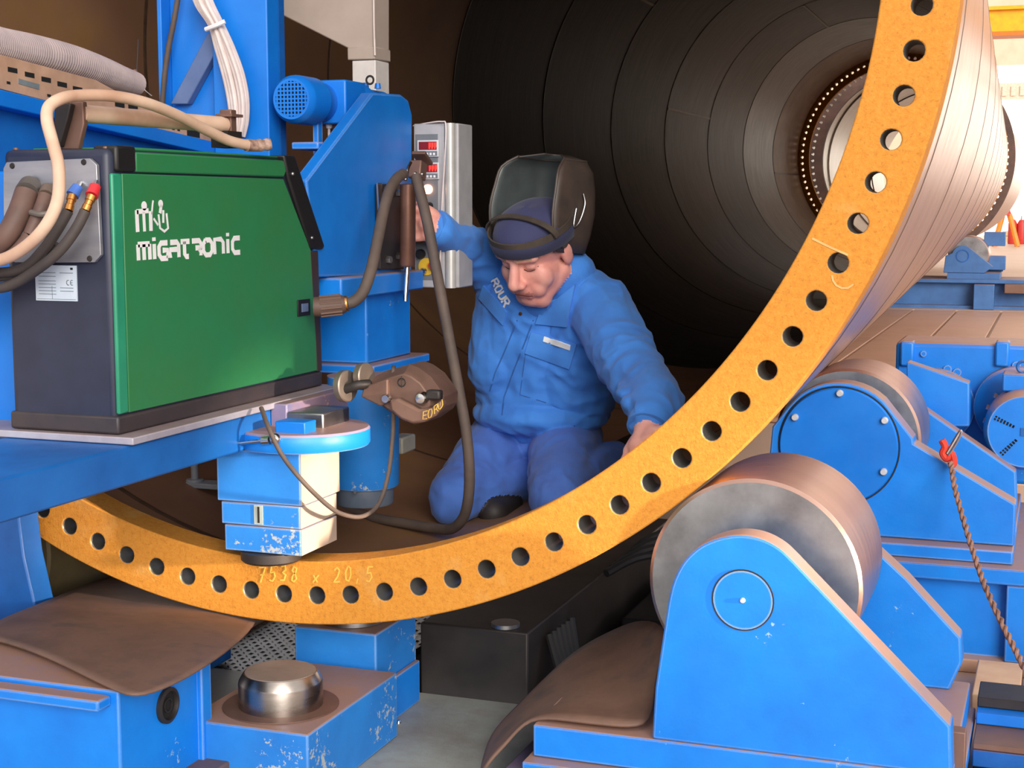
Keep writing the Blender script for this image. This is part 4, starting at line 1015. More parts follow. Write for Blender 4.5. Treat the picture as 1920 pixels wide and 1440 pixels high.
# ---- column behind the feeder
YC = .42
cl = thing('boom_column', 'tall blue steel column behind the feeder with a diagonal brace', 'column', (-.35,YC,.63))
x0 = at(293,0,Y=YC).x; x1 = at(500,0,Y=YC).x; xm = at(398,100,Y=YC).x
b = MB(); b.bb(xm, x1, YC, YC+.05, .64, 2.4); obj('front_flange', b, M['blue_clean'], cl, bevel=.003)
b = MB(); b.bb(x0+.012, xm-.0005, YC+.035, YC+.05, .64, 2.4); obj('web', b, M['blue_clean'], cl)
b = MB(); b.bb(x0, x0+.011, YC, YC+.07, .64, 2.4); obj('side_flange', b, M['blue_clean'], cl, bevel=.002)
b = MB(); b.bb(x1-.012, x1, YC+.051, YC+.075, .64, 2.4); obj('rear_web', b, M['blue_dark'], cl)
br0 = [xz(318,195,YC+.01), xz(350,195,YC+.01), xz(404,95,YC+.01), xz(404,62,YC+.01), xz(388,62,YC+.01)]
b = MB(); b.prism(br0, 'Y', YC+.012, YC+.034); obj('diagonal_brace', b, paint('brace_blue_grey','5a6f9c','48608e',.5,.4), cl, bevel=.002)
# ---- white cable bundle down the column
cbn = thing('cable_bundle', 'bundle of white cables tied together running down the blue column', 'cable bundle', at(440,250,Y=YC-.03))
tie = at(405,47,Y=YC-.03)
for k in range(7):
    o_ = (k-3)
    pts = [(368+o_*4,-30),(383+o_*4.2,10),(404+o_*3.2,47),(420+o_*4.5,90),(436+o_*5.2,140),(445+o_*5,185),(447+o_*4.2,225),(444+o_*3,255)]
    b = MB(); b.tube([at(px,py,Y=YC-.028-.006*(k%3)) for px,py in pts], .0055 if k < 6 else .009, 8, 5); obj('cable', b, M['cable_white'], cbn)
b = MB(); b.tube([at(386,55,Y=YC-.05), at(404,48,Y=YC-.055), at(422,40,Y=YC-.05)], .005, 8, 3); obj('cable_tie', b, M['white'], cbn)
hose('column_cable', [(338,-30,YC+.0),(326,40,YC-.004),(316,90,YC-.004),(309,140,YC-.004),(304,200,YC-.004)], .006, M['hose'], 'brown cable running down the left edge of the blue column', 'cable')
# ---- grey arm with its post
YA = .9
ga = thing('grey_arm', 'grey square section arm and post behind the motor', 'support arm', (-.2,YA,1.0))
b = MB(); b.prism([xz(500,-160,YA), xz(500,14,YA), xz(655,92,YA), xz(702,104,YA), xz(702,-160,YA)], 'Y', YA, YA+.085); obj('arm', b, M['greybeige'], ga, bevel=.003)
b = MB(); q0 = xz(652,104,YA); q1 = xz(704,104,YA); b.bb(q0[0], q1[0], YA-.003, YA+.088, xz(680,112,YA)[1], xz(680,88,YA)[1]); obj('collar', b, M['greybeige'], ga, bevel=.003)
b = MB(); b.bb(xz(658,0,YA)[0], xz(702,0,YA)[0], YA+.002, YA+.08, .9, xz(680,113,YA)[1]); obj('post', b, plain('arm_lit_pale','d8d4d0',.5,c2='c8c4c2'), ga, bevel=.002)  # paler than the arm: the light on the post is in its colour
b = MB(); b.tube([at(700,-60,Y=YA-.004), at(701,40,Y=YA-.004), at(703,104,Y=YA-.006)], .0025, 8, 3); obj('arm_cable', b, M['cable_white'], ga)
hcb = thing('cable_tails', 'white cable ends hanging together beside the top of the blue column', 'cables', at(505,42,Y=.6))
for k in range(4):
    b = MB(); b.tube([at(499+4*k,-40,Y=.6), at(500+4*k,20,Y=.6), at(499+4.4*k,42+(k%2)*3,Y=.6)], .0032, 8, 3); obj('cable', b, M['cable_white'], hcb)
# ---- control panel
YK = .78
kp = thing('control_panel', 'grey control panel with two red digital displays held by the man', 'control panel', at(815,540,Y=YK))
k0 = at(775,232,Y=YK); k1 = at(834,540,Y=YK); k2 = at(857,540,Y=YK)
M['panel_grey'] = plain('panel_grey','a8a8ac',.45,c2='9a9a9e'); M['panel_dark'] = plain('panel_dark','6e7278',.5)
b = MB(); b.bb(k0.x, k1.x, YK, YK+.1, k1.z, k0.z); obj('case', b, M['panel_grey'], kp, bevel=.003)
b = MB(); b.lathe([(0,0),(.0125,0),(.0125,k0.z-k1.z),(0,k0.z-k1.z)], (k1.x+.0125,YK+.006,k1.z), (0,0,1), 24); obj('edge_profile', b, plain('panel_edge','c4c4c0',.35,.3), kp)
b = MB(); b.bb(k1.x+.001, k2.x, YK+.012, YK+.1, k1.z, k0.z); obj('side_profile', b, M['panel_grey'], kp, bevel=.003)
f_ = [at(779,252,Y=YK-.001), at(822,525,Y=YK-.001)]
b = MB(); b.bb(f_[0].x,f_[1].x,YK-.002,YK-.0002,f_[1].z,f_[0].z); obj('face_plate', b, M['panel_dark'], kp)
seg_on = glow('red_digits','ff2a20',2.2); seg_bg = plain('display_red_dark','7a1018',.3)
def disp(px0,py0,px1,py1,nm):
    a = at(px0,py0,Y=YK-.003); c = at(px1,py1,Y=YK-.003); zc = a.z-(a.z-c.z)*.58
    b = MB(); b.bb(a.x,c.x,YK-.006,YK-.0022,c.z,a.z); d = obj('display', b, plain('display_frame','c8ccd0',.4), kp, bevel=.001)
    w = c.x-a.x
    b = MB(); b.bb(a.x+.08*w,c.x-.08*w,YK-.0066,YK-.0062,zc,a.z-.1*(a.z-c.z)); obj('screen', b, seg_bg, d)
    h = (a.z-.1*(a.z-c.z))-zc
    for k in range(4):
        cx = a.x+w*(.46+.13*k); lw = w*.035
        if k == 0: continue
        b = MB(); b.bb(cx-lw,cx+lw*.6,YK-.0072,YK-.0067,zc+.12*h,zc+.88*h); obj('digit', b, seg_on, d)
        b = MB(); b.bb(cx+lw*.9,cx+lw*1.6,YK-.0072,YK-.0067,zc+.35*h,zc+.88*h); obj('digit', b, seg_on, d)
    b = MB(); b.bb(a.x+.06*w,c.x-.06*w,YK-.0066,YK-.0062,c.z+.06*(a.z-c.z),zc-.08*(a.z-c.z)); kbd = obj('key_strip', b, M['panel_dark'], d)
    for k in range(5):
        b = MB(); x_ = a.x+w*(.12+.16*k); b.bb(x_,x_+w*.09,YK-.0078,YK-.0067,c.z+.1*(a.z-c.z),c.z+.24*(a.z-c.z)); obj('key', b, M['white'], kbd)
disp(783,263,823,294,'a'); disp(783,305,824,336,'b')
p = at(803,355,Y=YK-.002); b = MB(); b.lathe([(0,.012),(.008,.011),(.011,.006),(.011,0)], p, (0,-1,0), 20); obj('signal_lamp', b, glow('lamp_lit','ffb48a',4.0), kp)
p = at(788,355,Y=YK-.002); b = MB(); b.lathe([(0,.010),(.007,.008),(.008,0)], p, (0,-1,0), 16); obj('signal_lamp', b, plain('lamp_orange','d86a30',.4), kp)
for (px,py,r,m) in ((806,386,.0085,'black'),(789,448,.009,'brass'),(790,476,.011,'black'),(796,508,.008,'chrome')):
    b = MB(); b.lathe([(0,.012),(r*.8,.012),(r,.008),(r,0)], at(px,py,Y=YK-.002), (0,-1,0), 20); obj('knob', b, M[m], kp)
p = at(800,500,Y=YK-.002); b = MB(); b.lathe([(0,.002),(.020,.002),(.020,0)], p, (0,-1,0), 24); es = obj('stop_ring', b, plain('stop_yellow','d8b030',.5), kp)
p = at(815,497,Y=YK-.004); b = MB(); b.lathe([(0,.014),(.010,.014),(.011,.010),(.008,.0)], p, (0,-1,0), 20); obj('stop_button', b, plain('stop_red','b82028',.4), es)
b = MB(); b.tube([at(775,236,Y=YK+.02), at(800,231,Y=YK+.0), at(828,228,Y=YK-.01), at(836,236,Y=YK-.014), at(834,300,Y=YK-.014), at(829,380,Y=YK-.012), at(826,470,Y=YK-.010), at(824,505,Y=YK-.008)], .0018, 8, 5); obj('panel_wire', b, M['cable_white'], kp)
# ---- torch holder on the gusset
th = thing('torch_holder', 'brown steel torch barrel with a bright tip clamped to the gusset plate', 'torch', at(763,500,X=0))
XT = -.005
pl4 = [yz(711,345,XG+.012), yz(757,345,XG+.012), yz(757,505,XG+.012), yz(713,505,XG+.012)]
b = MB(); b.prism(pl4, 'X', XG+.001, XG+.013); mpl = obj('mount_plate', b, M['dark_steel'], th, bevel=.002)
b = MB(); b.prism([yz(706,343,XG+.014), yz(714,343,XG+.014), yz(716,395,XG+.014), yz(709,400,XG+.014)], 'X', XG+.013, XG+.017); obj('bright_edge', b, M['chrome'], mpl)
for (px,py) in ((722,357),(726,487),(745,362),(745,480)):
    b = MB(); b.lathe([(0,.010),(.008,.010),(.009,.006),(.009,0)], at(px,py,X=XG+.013), (1,0,0), 6); obj('bolt_head', b, M['steel'], mpl)
pt = at(765,345,X=XT+.01); pb_ = at(764,500,X=XT+.01); pe = at(760,565,X=XT+.01)
b = MB(); b.lathe([(0,0),(.0145,0),(.0175,.004),(.0175,(pt-pb_).length-.002),(.014,(pt-pb_).length),(0,(pt-pb_).length)], pb_, pt-pb_, 28); obj('barrel', b, metal('barrel_brown','6a4a3e','8e6858',.4,6,metallic=.6), th)
b = MB(); b.lathe([(0,0),(.0052,0),(.0052,(pe-pb_).length),(0,(pe-pb_).length)], pe, pb_-pe, 16); obj('tip', b, M['chrome'], th)
b = MB(); q = at(783,320,X=XT+.01); rot = Matrix.Rotation(R_(-14),3,'X')
b.box(q,(.03,.035,.04), rot); obj('clamp', b, M['brown_steel'], th, bevel=.003)
b = MB(); q2 = at(792,297,X=XT+.012); b.box(q2,(.032,.05,.008), Matrix.Rotation(R_(-30),3,'X')); obj('clamp_wing', b, M['brown_steel'], th, bevel=.001)
b = MB(); b.tube([at(760,338,X=XT+.018), at(764,318,X=XT+.018), at(770,305,X=XT+.018)], .004, 8, 3); obj('clamp_edge', b, M['chrome'], th)
for (px,py) in ((778,326),(791,327)):
    b = MB(); b.lathe([(0,.004),(.004,.004),(.005,0)], at(px,py,X=XT+.026), (1,0,0), 12); obj('clamp_screw', b, M['chrome'], th)
# ---- hoses round the torch
con = thing('feeder_outlet_hose', 'dusty brown hose rising from the feeder outlet to the torch clamp', 'hose', at(620,575,Y=.26))
cpts = [at(588,575,Y=.20), at(600,575,Y=.205), at(640,571,Y=.225), at(652,569,Y=.23)]
b = MB(); b.tube(cpts, .02, 20, 1, rads=[.019,.020,.019,.014]); cn = obj('connector', b, plain('connector_brown','5c463e',.6), con)
ax = (cpts[2]-cpts[1]).normalized(); u_ = ax.orthogonal().normalized(); w_ = ax.cross(u_)
for k in range(12):
    a = 2*math.pi*k/12; d = u_*math.cos(a)+w_*math.sin(a)
    b = MB(); b.tube([cpts[1]+d*.0195, cpts[2]+d*.019], .0028, 6, 1); obj('grip_rib', b, plain('grip_brown','6a5248',.6) if k == 0 else bpy.data.materials['grip_brown'], cn)
b = MB(); b.tube([at(650,569,Y=.229), at(665,564,Y=.24), at(682,545,Y=.26), at(696,505,Y=.29), at(708,450,Y=.34), at(718,400,Y=.39), at(730,358,Y=.44), at(744,335,Y=.5), at(756,326,Y=.55)], .0115, 14, 7); obj('hose_run', b, M['hose'], con)
b = MB(); b.tube([at(644,570,Y=.227), at(652,569,Y=.23)], .016, 16, 1); obj('hose_clip', b, M['brass'], con)
def shz(x): return AXZ-math.sqrt(1.17**2-x*x)
b = MB()
hp = [at(780,330,Y=.56), at(790,370,Y=.54), at(802,420,Y=.52), at(815,490,Y=.50), at(830,570,Y=.49), at(845,650,Y=.48), at(860,730,Y=.48), at(874,810,Y=.48), at(880,880,Y=.49), at(878,935,Y=.50), at(868,972,Y=.52), at(845,992,Y=.55), at(810,990,Y=.60), at(765,982,Y=.64), at(700,970,Y=.68), at(640,956,Y=.74), at(560,935,Y=.85)]
for p in hp: p.z = max(p.z, shz(p.x)+.014)
b.tube(hp, .0115, 14, 7); o = obj('long_hose', b, M['hose'], None, angle=60); tag(o, 'long dusty hose hanging from the torch to the tube bottom before the man', 'hose')
hose('thin_cable', [(490,765,-.06),(505,805,-.10),(530,855,-.10),(570,905,-.10),(615,948,-.05),(645,965,.0),(680,968,.05),(710,945,.1),(728,890,.13),(736,820,.14),(738,750,.135),(737,700,.13),(738,688,.15)], .0042, M['hose'], 'thin brown cable looping from the boom under the jaw up to the torch hood', 'cable')
# ---- hooded torch head at the end of the boom
hh = thing('torch_hood', 'brown angular hood with yellow chalk letters at the end of the boom', 'welding hood', at(760,795,Y=.15))
YH = .14
pts_h = [(688,738),(692,712),(726,694),(768,683),(786,690),(808,706),(824,728),(833,742),(832,762),(824,774),(800,791),(778,796),(757,789),(722,766)]
hull = [xz(px,py,YH) for px,py in pts_h]
cxh = sum(p[0] for p in hull)/len(hull); czh = sum(p[1] for p in hull)/len(hull)
front = [(cxh+(p[0]-cxh)*.74, czh+(p[1]-czh)*.74) for p in hull]
M['hood'] = metal('hood_brown','5e463c','7c6054',.55,7,metallic=.3)
mbh = MB(); n = len(hull)
mbh.add([(p[0],YH-.03,p[1]) for p in front]+[(p[0],YH,p[1]) for p in hull]+[(p[0],YH+.07,p[1]) for p in hull], [tuple(range(n)), tuple(range(3*n-1,2*n-1,-1))]+[(i,(i+1)%n,n+(i+1)%n,n+i) for i in range(n)]+[(n+i,n+(i+1)%n,2*n+(i+1)%n,2*n+i) for i in range(n)])
obj('hood', mbh, M['hood'], hh, bevel=.002, angle=15)
lowp = [xz(px,py,YH-.035) for px,py in ((735,748),(752,746),(790,766),(812,764),(832,748),(833,763),(822,778),(800,790),(779,793),(757,785),(737,768))]
b = MB(); b.prism(lowp, 'Y', YH-.048, YH-.02); low = obj('lower_lip', b, M['hood'], hh, bevel=.005)
b = MB(); b.prism([xz(px,py,YH-.02) for px,py in ((690,722),(735,708),(735,752),(722,760),(685,742))], 'Y', YH-.04, YH); obj('hood_neck', b, M['hood'], hh, bevel=.003)
b = MB(); b.lathe([(0,.010),(.007,.010),(.009,.006),(.009,0)], at(726,747,Y=YH-.04), (0,-1,0), 16); obj('screw', b, M['chrome'], hh)
b = MB(); b.lathe([(0,.016),(.009,.014),(.013,.006),(.013,0)], at(793,746,Y=YH-.03), (0,-1,0), 20); obj('lens', b, M['chrome'], hh)
b = MB(); q = at(815,740,Y=YH-.03); b.box(q,(.028,.02,.018)); obj('lens_guard', b, M['dark_steel'], hh, bevel=.004)
b = MB(); b.torus(at(753,717,Y=YH-.0315),(0,1,0),.0075,.001,24,6); obj('stamp_ring', b, M['black'], hh)
b = MB(); b.tube([at(753,705,Y=YH-.0315), at(753.5,727,Y=YH-.0315)], .001, 6, 1); obj('stamp_bar', b, M['black'], hh)
LT = {'E':[[(1,1),(0,1),(0,0),(1,0)],[(0,.5),(.8,.5)]],'O':[[(.2,1),(.8,1),(1,.5),(.8,0),(.2,0),(0,.5),(.2,1)]],'R':[[(0,0),(0,1),(.8,1),(1,.75),(.7,.5),(0,.5)],[(.5,.5),(1,0)]],'U':[[(0,1),(0,.2),(.3,0),(.8,.1),(1,.3),(1,1)]]}
slots = [((793,786),(801,785),(794,772),(802,770),'E'),((802,784),(810,781),(803,769),(811,766),'O'),((815,776),(822,771),(814,762),(820,757),'R'),((823,769),(831,762),(821,756),(829,749),'U')]
for (q0,q1,q2,q3,ch) in slots:
    for stt in LT[ch]:
        mb = MB(); mb.strip([at(*bil((q0,q1,q2,q3),u,v),Y=YH-.0485) for u,v in stt], (0,-1,0), .0014, .0005); obj('letter_stroke', mb, M['chalk'], low)
M['clampd'] = metal('clamp_disc_steel','7c7068','a09488',.4,8,metallic=.7)
# two clamp discs and the pin between boom and hood
for k,(px,py,r,lab) in enumerate(((641,724,.03,''),(676,706,.026,''))):
    b = MB(); b.lathe([(0,0),(r-.002,0),(r,.002),(r,.014),(r-.002,.016),(0,.016)], at(px,py,Y=.10+.02*k), Vector((1,-.2,.08)), 36); obj('clamp_disc', b, M['clampd'], hh)
b = MB(); b.tube([at(648,730,Y=.09), at(672,722,Y=.09), at(692,720,Y=.11)], .009, 12, 3); obj('pin', b, M['dark_steel'], hh)
b = MB(); b.bb(.015,.09,.03,.14,at(650,790,Y=.05).z-.02,at(650,775,Y=.05).z); obj('support_plate', b, M['steel'], hh, bevel=.003)
# ---- corrugated duct, cable tray and sloping blue beam behind the feeder
XD = -.42
dp = [at(px,py,X=XD) for px,py in ((-420,-35),(-180,36),(-60,68),(0,86),(60,98),(130,115),(185,133),(225,148),(256,158))]
dsm = smooth(dp, 60)
b = MB(); b.tube(dsm, .03, 18, 1, rads=[(.033-(.010*max(0,(i/len(dsm)-.55)/.45)**1.5))*(1.0 if i % 4 < 2 else .94) for i in range(len(dsm))])
cd = obj('corrugated_duct', b, M['duct'], None, angle=80); tag(cd, 'pale corrugated duct hose running along the top left tray', 'duct hose')
tr_ = thing('cable_tray', 'beige perforated cable tray on the sloping blue beam at top left', 'cable tray', at(200,220,X=-.40))
XTy = -.385
b = MB(); b.prism([yz(-420,-10,XTy), yz(-420,58,XTy), yz(420,275,XTy), yz(440,262,XTy), yz(250,188,XTy), yz(180,150,XTy)], 'X', XTy-.004, XTy); tside = obj('tray_side', b, plain('tray_beige','c09a80',.6,c2='a8846c'), tr_, bevel=.001)
b = MB(); b.prism([yz(-420,58,XTy), yz(-420,62,XTy), yz(430,278,XTy), yz(430,274,XTy)], 'X', XTy-.11, XTy-.0045); obj('tray_floor', b, plain('tray_floor','a8846c',.6), tr_)
def slot(px,py,w,h):
    a = at(px,py,X=XTy); c = at(px+w,py+h,X=XTy); s_ = (at(px+w,py+.21*w,X=XTy)-a)
    b = MB(); b.add([a+Vector((.0006,0,0)), a+s_+Vector((.0006,0,0)), a+s_+Vector((.0006,0,c.z-at(px+w,py,X=XTy).z)), a+Vector((.0006,0,c.z-at(px+w,py,X=XTy).z))], [(0,1,2,3)])
    obj('tray_slot', b, M['gap'], tside)
for (px,py) in ((-20,116),(14,125),(46,134),(77,143),(107,152),(136,161),(215,190),(240,196)): slot(px,py,18,9)
for (px,py) in ((12,152),(88,176)): slot(px,py,7,5)
for (px,py) in ((322,238),(332,240)): slot(px,py,5,5)
slot(350,240,24,14)
b = MB(); q = [at(px,py,X=XTy+.001) for px,py in ((35,147),(74,158),(74,168),(35,157))]; b.add([v for v in q]+[v-Vector((.003,0,0)) for v in q], [(0,1,2,3),(7,6,5,4),(0,1,5,4),(1,2,6,5),(2,3,7,6),(3,0,4,7)]); obj('tray_window', b, plain('tray_window','7a8488',.4), tside)
sb_ = thing('sloping_beam', 'blue beam sloping down behind the top of the feeder', 'beam', at(200,280,X=-.4))
XSb = -.36
b = MB(); b.prism([yz(-420,64,XSb), yz(-420,102,XSb), yz(425,296,XSb), yz(425,272,XSb)], 'X', XSb-.14, XSb); obj('top_flange', b, M['blue_clean'], sb_, bevel=.002)
b = MB(); b.prism([yz(-420,102,XSb-.03), yz(-420,320,XSb-.03), yz(425,330,XSb-.03), yz(425,297,XSb-.03)], 'X', XSb-.06, XSb-.03); obj('web', b, M['boom_blue_shaded'], sb_)
# thin probe standing behind the duct
q = at(256,140,X=-.45); b = MB(); b.tube([q, at(259,74,X=-.45)], .0012, 6, 1); pr_ = obj('probe', b, M['dark_steel'], None)
tag(pr_, 'thin upright wire probe behind the end of the corrugated duct', 'probe')
b = MB(); b.sphere(at(253,135,X=-.45), .006, 10, 8); obj('probe_nut', b, M['brown_steel'], pr_)
b = MB(); b.tube([at(253,138,X=-.45), at(268,165,X=-.44), at(285,180,X=-.42)], .001, 6, 3); obj('probe_wire', b, M['steel'], pr_)
# ---- small grey jack standing in the tube bottom
jp = at(367,966,Z=.295)
jk = thing('jack_stand', 'small grey jack post with a round collar standing on the tube bottom', 'jack', (jp.x,jp.y,shz(jp.x)))
jz = max(shz(jp.x)+.002, jp.z-.01); grey = plain('jack_grey','8c9098',.5,c2='7a8088'); ztop = at(367,850,Y=jp.y).z+.03; zc = at(367,903,Y=jp.y).z
b = MB(); b.bb(jp.x-.02, jp.x+.08, jp.y-.02, jp.y+.03, jz, jz+.012); obj('base_bar', b, grey, jk, bevel=.002)
b = MB(); b.cyl((jp.x,jp.y,jz+.012),(jp.x,jp.y,ztop), .0085, .0085, 16); obj('post', b, grey, jk)
b = MB(); b.lathe([(0,0),(.019,0),(.02,.002),(.02,.010),(.019,.012),(0,.012)], (jp.x,jp.y,zc-.006), (0,0,1), 28); obj('collar', b, grey, jk)
# ================================================================ the man
def sdf_caps(p, a, b, ra, rb):
    ab = b-a; t = max(0.0, min(1.0, (p-a).dot(ab)/max(ab.length_squared,1e-9)))
    return (p-(a+ab*t)).length-(ra+(rb-ra)*t)
class Body:
    def __init__(s): s.mb = MB(); s.pr = []
    def cap(s, a, b, ra, rb, tag_):
        a = Vector(a); b = Vector(b)
        d = b-a; L_ = d.length
        prof = [(ra*math.sin(t), -ra*math.cos(t)) for t in [math.pi/2*i/6 for i in range(7)]]+[(rb*math.cos(t), L_+rb*math.sin(t)) for t in [math.pi/2*i/6 for i in range(7)]]
        s.mb.lathe(prof, a, d, 20); s.pr.append(('c', a, b, ra, rb, tag_))
    def ell(s, c, r, tag_, rot=None):
        s.mb.sphere(c, r, 24, 16, rot); s.pr.append(('e', Vector(c), Vector(r), rot.transposed() if rot is not None else None, tag_))
    def tag_at(s, p):
        best = (9, None)
        for q in s.pr:
            if q[0] == 'c': d = sdf_caps(p, q[1], q[2], q[3], q[4])
            else:
                v = p-q[1]
                if q[3] is not None: v = q[3] @ v
                k = Vector((v.x/q[2].x, v.y/q[2].y, v.z/q[2].z)).length; d = (k-1)*min(q[2])
            if d < best[0]: best = (d, q[-1])
        return best[1]
B_ = Body()
# ---- torso
belly = at(1017,738,Y=1.08); chest = at(1010,630,Y=1.04)
B_.ell(belly, (.165,.145,.115), 'jacket'); B_.ell(chest, (.152,.125,.16), 'jacket')
SL = at(1128,585,Y=.95); SR_ = at(938,512,Y=1.03)
NB = at(1045,545,Y=1.0)
B_.cap(SL, NB, .078, .085, 'jacket'); B_.cap(SR_, NB, .07, .085, 'jacket')
B_.cap(at(1010,560,Y=1.03), belly, .125, .14, 'jacket'); B_.ell(at(1015,775,Y=1.06), (.168,.150,.055), 'jacket')
B_.cap(at(950,545,Y=1.02), at(955,680,Y=1.03), .07, .10, 'jacket')
B_.cap(at(1110,590,Y=.98), at(1075,720,Y=1.05), .09, .11, 'jacket')
# ---- pelvis and legs
B_.ell(at(1010,822,Y=1.13), (.152,.135,.085), 'trouser')
HR = at(945,825,Y=1.10); KR = at(851,935,Y=.75); HL = at(1062,825,Y=1.10); KL = at(1045,928,Y=.72)
B_.cap(HR, KR, .088, .060, 'trouser'); B_.cap(HL, KL, .090, .066, 'trouser')
AR = Vector((.175, 1.12, .335)); AL = Vector((.34, 1.10, .375))
B_.cap(KR, AR, .056, .045, 'trouser'); B_.cap(KL, AL, .060, .046, 'trouser')
B_.cap(AR, AR+Vector((.03,.18,-.005)), .042, .036, 'boot'); B_.cap(AL, AL+Vector((.02,.18,.015)), .042, .036, 'boot')
B_.cap(at(925,962,Y=.80)+Vector((0,0,.0)), at(958,945,Y=.92), .034, .03, 'boot')
# ---- left arm (propped on the shell)
EL = at(1190,702,Y=.70); WL = at(1222,788,Y=.43)
B_.cap(SL, EL, .076, .064, 'jacket'); B_.cap(EL, at(1228,755,Y=.54), .062, .056, 'jacket'); B_.cap(at(1228,755,Y=.54), WL, .056, .042, 'jacket')
for t_, r_ in ((.15,.060),(.42,.056),(.7,.052)):
    c = EL.lerp(WL, .35+.6*t_); B_.ell(c, (r_,r_*.9,.020), 'jacket', Matrix.Rotation(R_(20),3,'Y'))
PL = at(1200,838,Y=.37)
B_.cap(WL, at(1215,812,Y=.40), .029, .029, 'skin'); 
def shell_pt(x, y, off=.0): return Vector((x, y, AXZ-math.sqrt((Rat(y)-.0205-off)**2-x*x)))
def hand(wr, palm, tips, r, side):
    """palm wedge, four fingers of unequal length bent at the knuckle, thumb from the side of the palm"""
    d = (palm-wr)
    B_.cap(wr, palm, r*1.25, r*1.15, 'skin')
    B_.cap(wr.lerp(palm,.35)+side*.022, palm+side*.026, r*.95, r*.9, 'skin'); B_.cap(wr.lerp(palm,.35)-side*.018, palm-side*.024, r*.9, r*.8, 'skin')
    for k, (tip, mid) in enumerate(tips[:4]):
        base = palm+side*(.030-.020*k)
        B_.cap(base, mid, .0095, .0088, 'skin'); B_.cap(mid, tip, .0088, .0070, 'skin')
    tip, mid = tips[4]; base = wr.lerp(palm,.35)+side*.025
    B_.cap(base, mid, .0125, .0105, 'skin'); B_.cap(mid, tip, .0105, .0085, 'skin')
sd = Vector((.75,-.25,.45)).normalized()
tipsL = []
for k in range(4):
    b0 = PL+sd*(.030-.020*k); fw = Vector((.10-.05*k,-.75,-.30)).normalized(); ln = (.078,.088,.082,.066)[k]
    mid = b0+fw*ln*.45; e_ = b0+fw*ln; g_ = shell_pt(e_.x, e_.y, .010); tip = Vector((e_.x, e_.y, max(min(e_.z, g_.z+.03), g_.z)))
    tipsL.append((tip, mid))
tb0 = WL.lerp(PL,.4)+sd*.05
tipsL.append((tb0+Vector((.015,-.055,-.035)), tb0+Vector((.01,-.022,-.012))))
hand(at(1213,815,Y=.40), PL, tipsL, .021, sd)
# ---- right arm (reaching to the panel)
ER = at(872,462,Y=.92); WR = at(822,430,Y=.745)
B_.cap(SR_, ER, .066, .052, 'jacket'); B_.cap(ER, WR, .052, .036, 'jacket')
for (px, py, y_, r_) in ((905,480,.97,.060),(885,468,.935,.056),(858,452,.87,.050),(842,443,.81,.046)):
    B_.ell(at(px,py,Y=y_), (.018,r_,r_), 'jacket', Matrix.Rotation(R_(25),3,'Y'))
PR = at(800,420,Y=.715); sdr = Vector((.15,-.1,.98)).normalized(); tipsR = []
for k in range(4):
    b0 = PR+sdr*(.030-.020*k); ln = (.070,.080,.076,.06)[k]; fw = Vector((-.85,-.05,.12-.08*k)).normalized(); mid = b0+fw*ln*.5+Vector((0,-.010,0)); tipsR.append((mid+Vector((-.6,.8,-.1)).normalized()*ln*.5, mid))
tbr = WR.lerp(PR,.6)+sdr*.028; tipsR.append((tbr+Vector((-.05,.02,.02)), tbr+Vector((-.025,-.008,.014))))
hand(at(816,427,Y=.73), PR, tipsR, .019, sdr)
# ---- head
HC = at(1003,462,Y=.86)
fh = Vector((-.30,-.954,0)).normalized(); pd = R_(31)
hf = Vector((fh.x*math.cos(pd), fh.y*math.cos(pd), -math.sin(pd))); hu = Vector((fh.x*math.sin(pd), fh.y*math.sin(pd), math.cos(pd)))
hl = hu.cross(hf).normalized()            # his left
roll = R_(-5); hl2 = hl*math.cos(roll)+hu*math.sin(roll); hu = hu*math.cos(roll)-hl*math.sin(roll); hl = hl2
HM = Matrix((hl, hf, hu)).transposed()    # local (left, forward, up) -> world
def H(l, f, u): return HC+hl*l+hf*f+hu*u
B_.ell(H(0,-.012,.016), (.077,.094,.070), 'skin', HM); B_.ell(H(0,.022,-.045), (.066,.066,.078), 'skin', HM)
B_.ell(H(0,.058,-.098), (.034,.028,.026), 'skin', HM); B_.cap(H(-.02,.05,-.105), H(.02,.05,-.105), .026, .026, 'skin')
for s_ in (-1,1):
    B_.cap(H(s_*.052,-.005,-.06), H(s_*.022,.056,-.102), .026, .022, 'skin')
    B_.ell(H(s_*.038,.052,-.040), (.030,.026,.034), 'skin', HM)
    B_.cap(H(s_*.012,.086,.022), H(s_*.046,.072,.020), .012, .012, 'skin')
    B_.ell(H(s_*.031,.071,-.003), (.0155,.012,.010), 'skin', HM)
    B_.ell(H(s_*.080,-.008,-.012), (.011,.020,.032), 'skin', HM)
    B_.ell(H(s_*.013,.099,-.044), (.010,.011,.009), 'skin', HM)
    B_.ell(H(s_*.03,.066,-.066), (.022,.02,.025), 'skin', HM)
B_.cap(H(0,.086,.012), H(0,.110,-.036), .0095, .0145, 'skin')
B_.ell(H(0,.072,-.064), (.028,.021,.018), 'skin', HM)
B_.cap(H(-.019,.084,-.070), H(.019,.084,-.070), .0062, .0062, 'lip'); B_.cap(H(-.016,.082,-.082), H(.016,.082,-.082), .0066, .0066, 'lip')
B_.cap(H(0,-.03,-.06), NB+Vector((-.015,-.035,.01)), .058, .066, 'skin')
B_.cap(H(.02,-.045,-.10), NB, .075, .09, 'jacket')
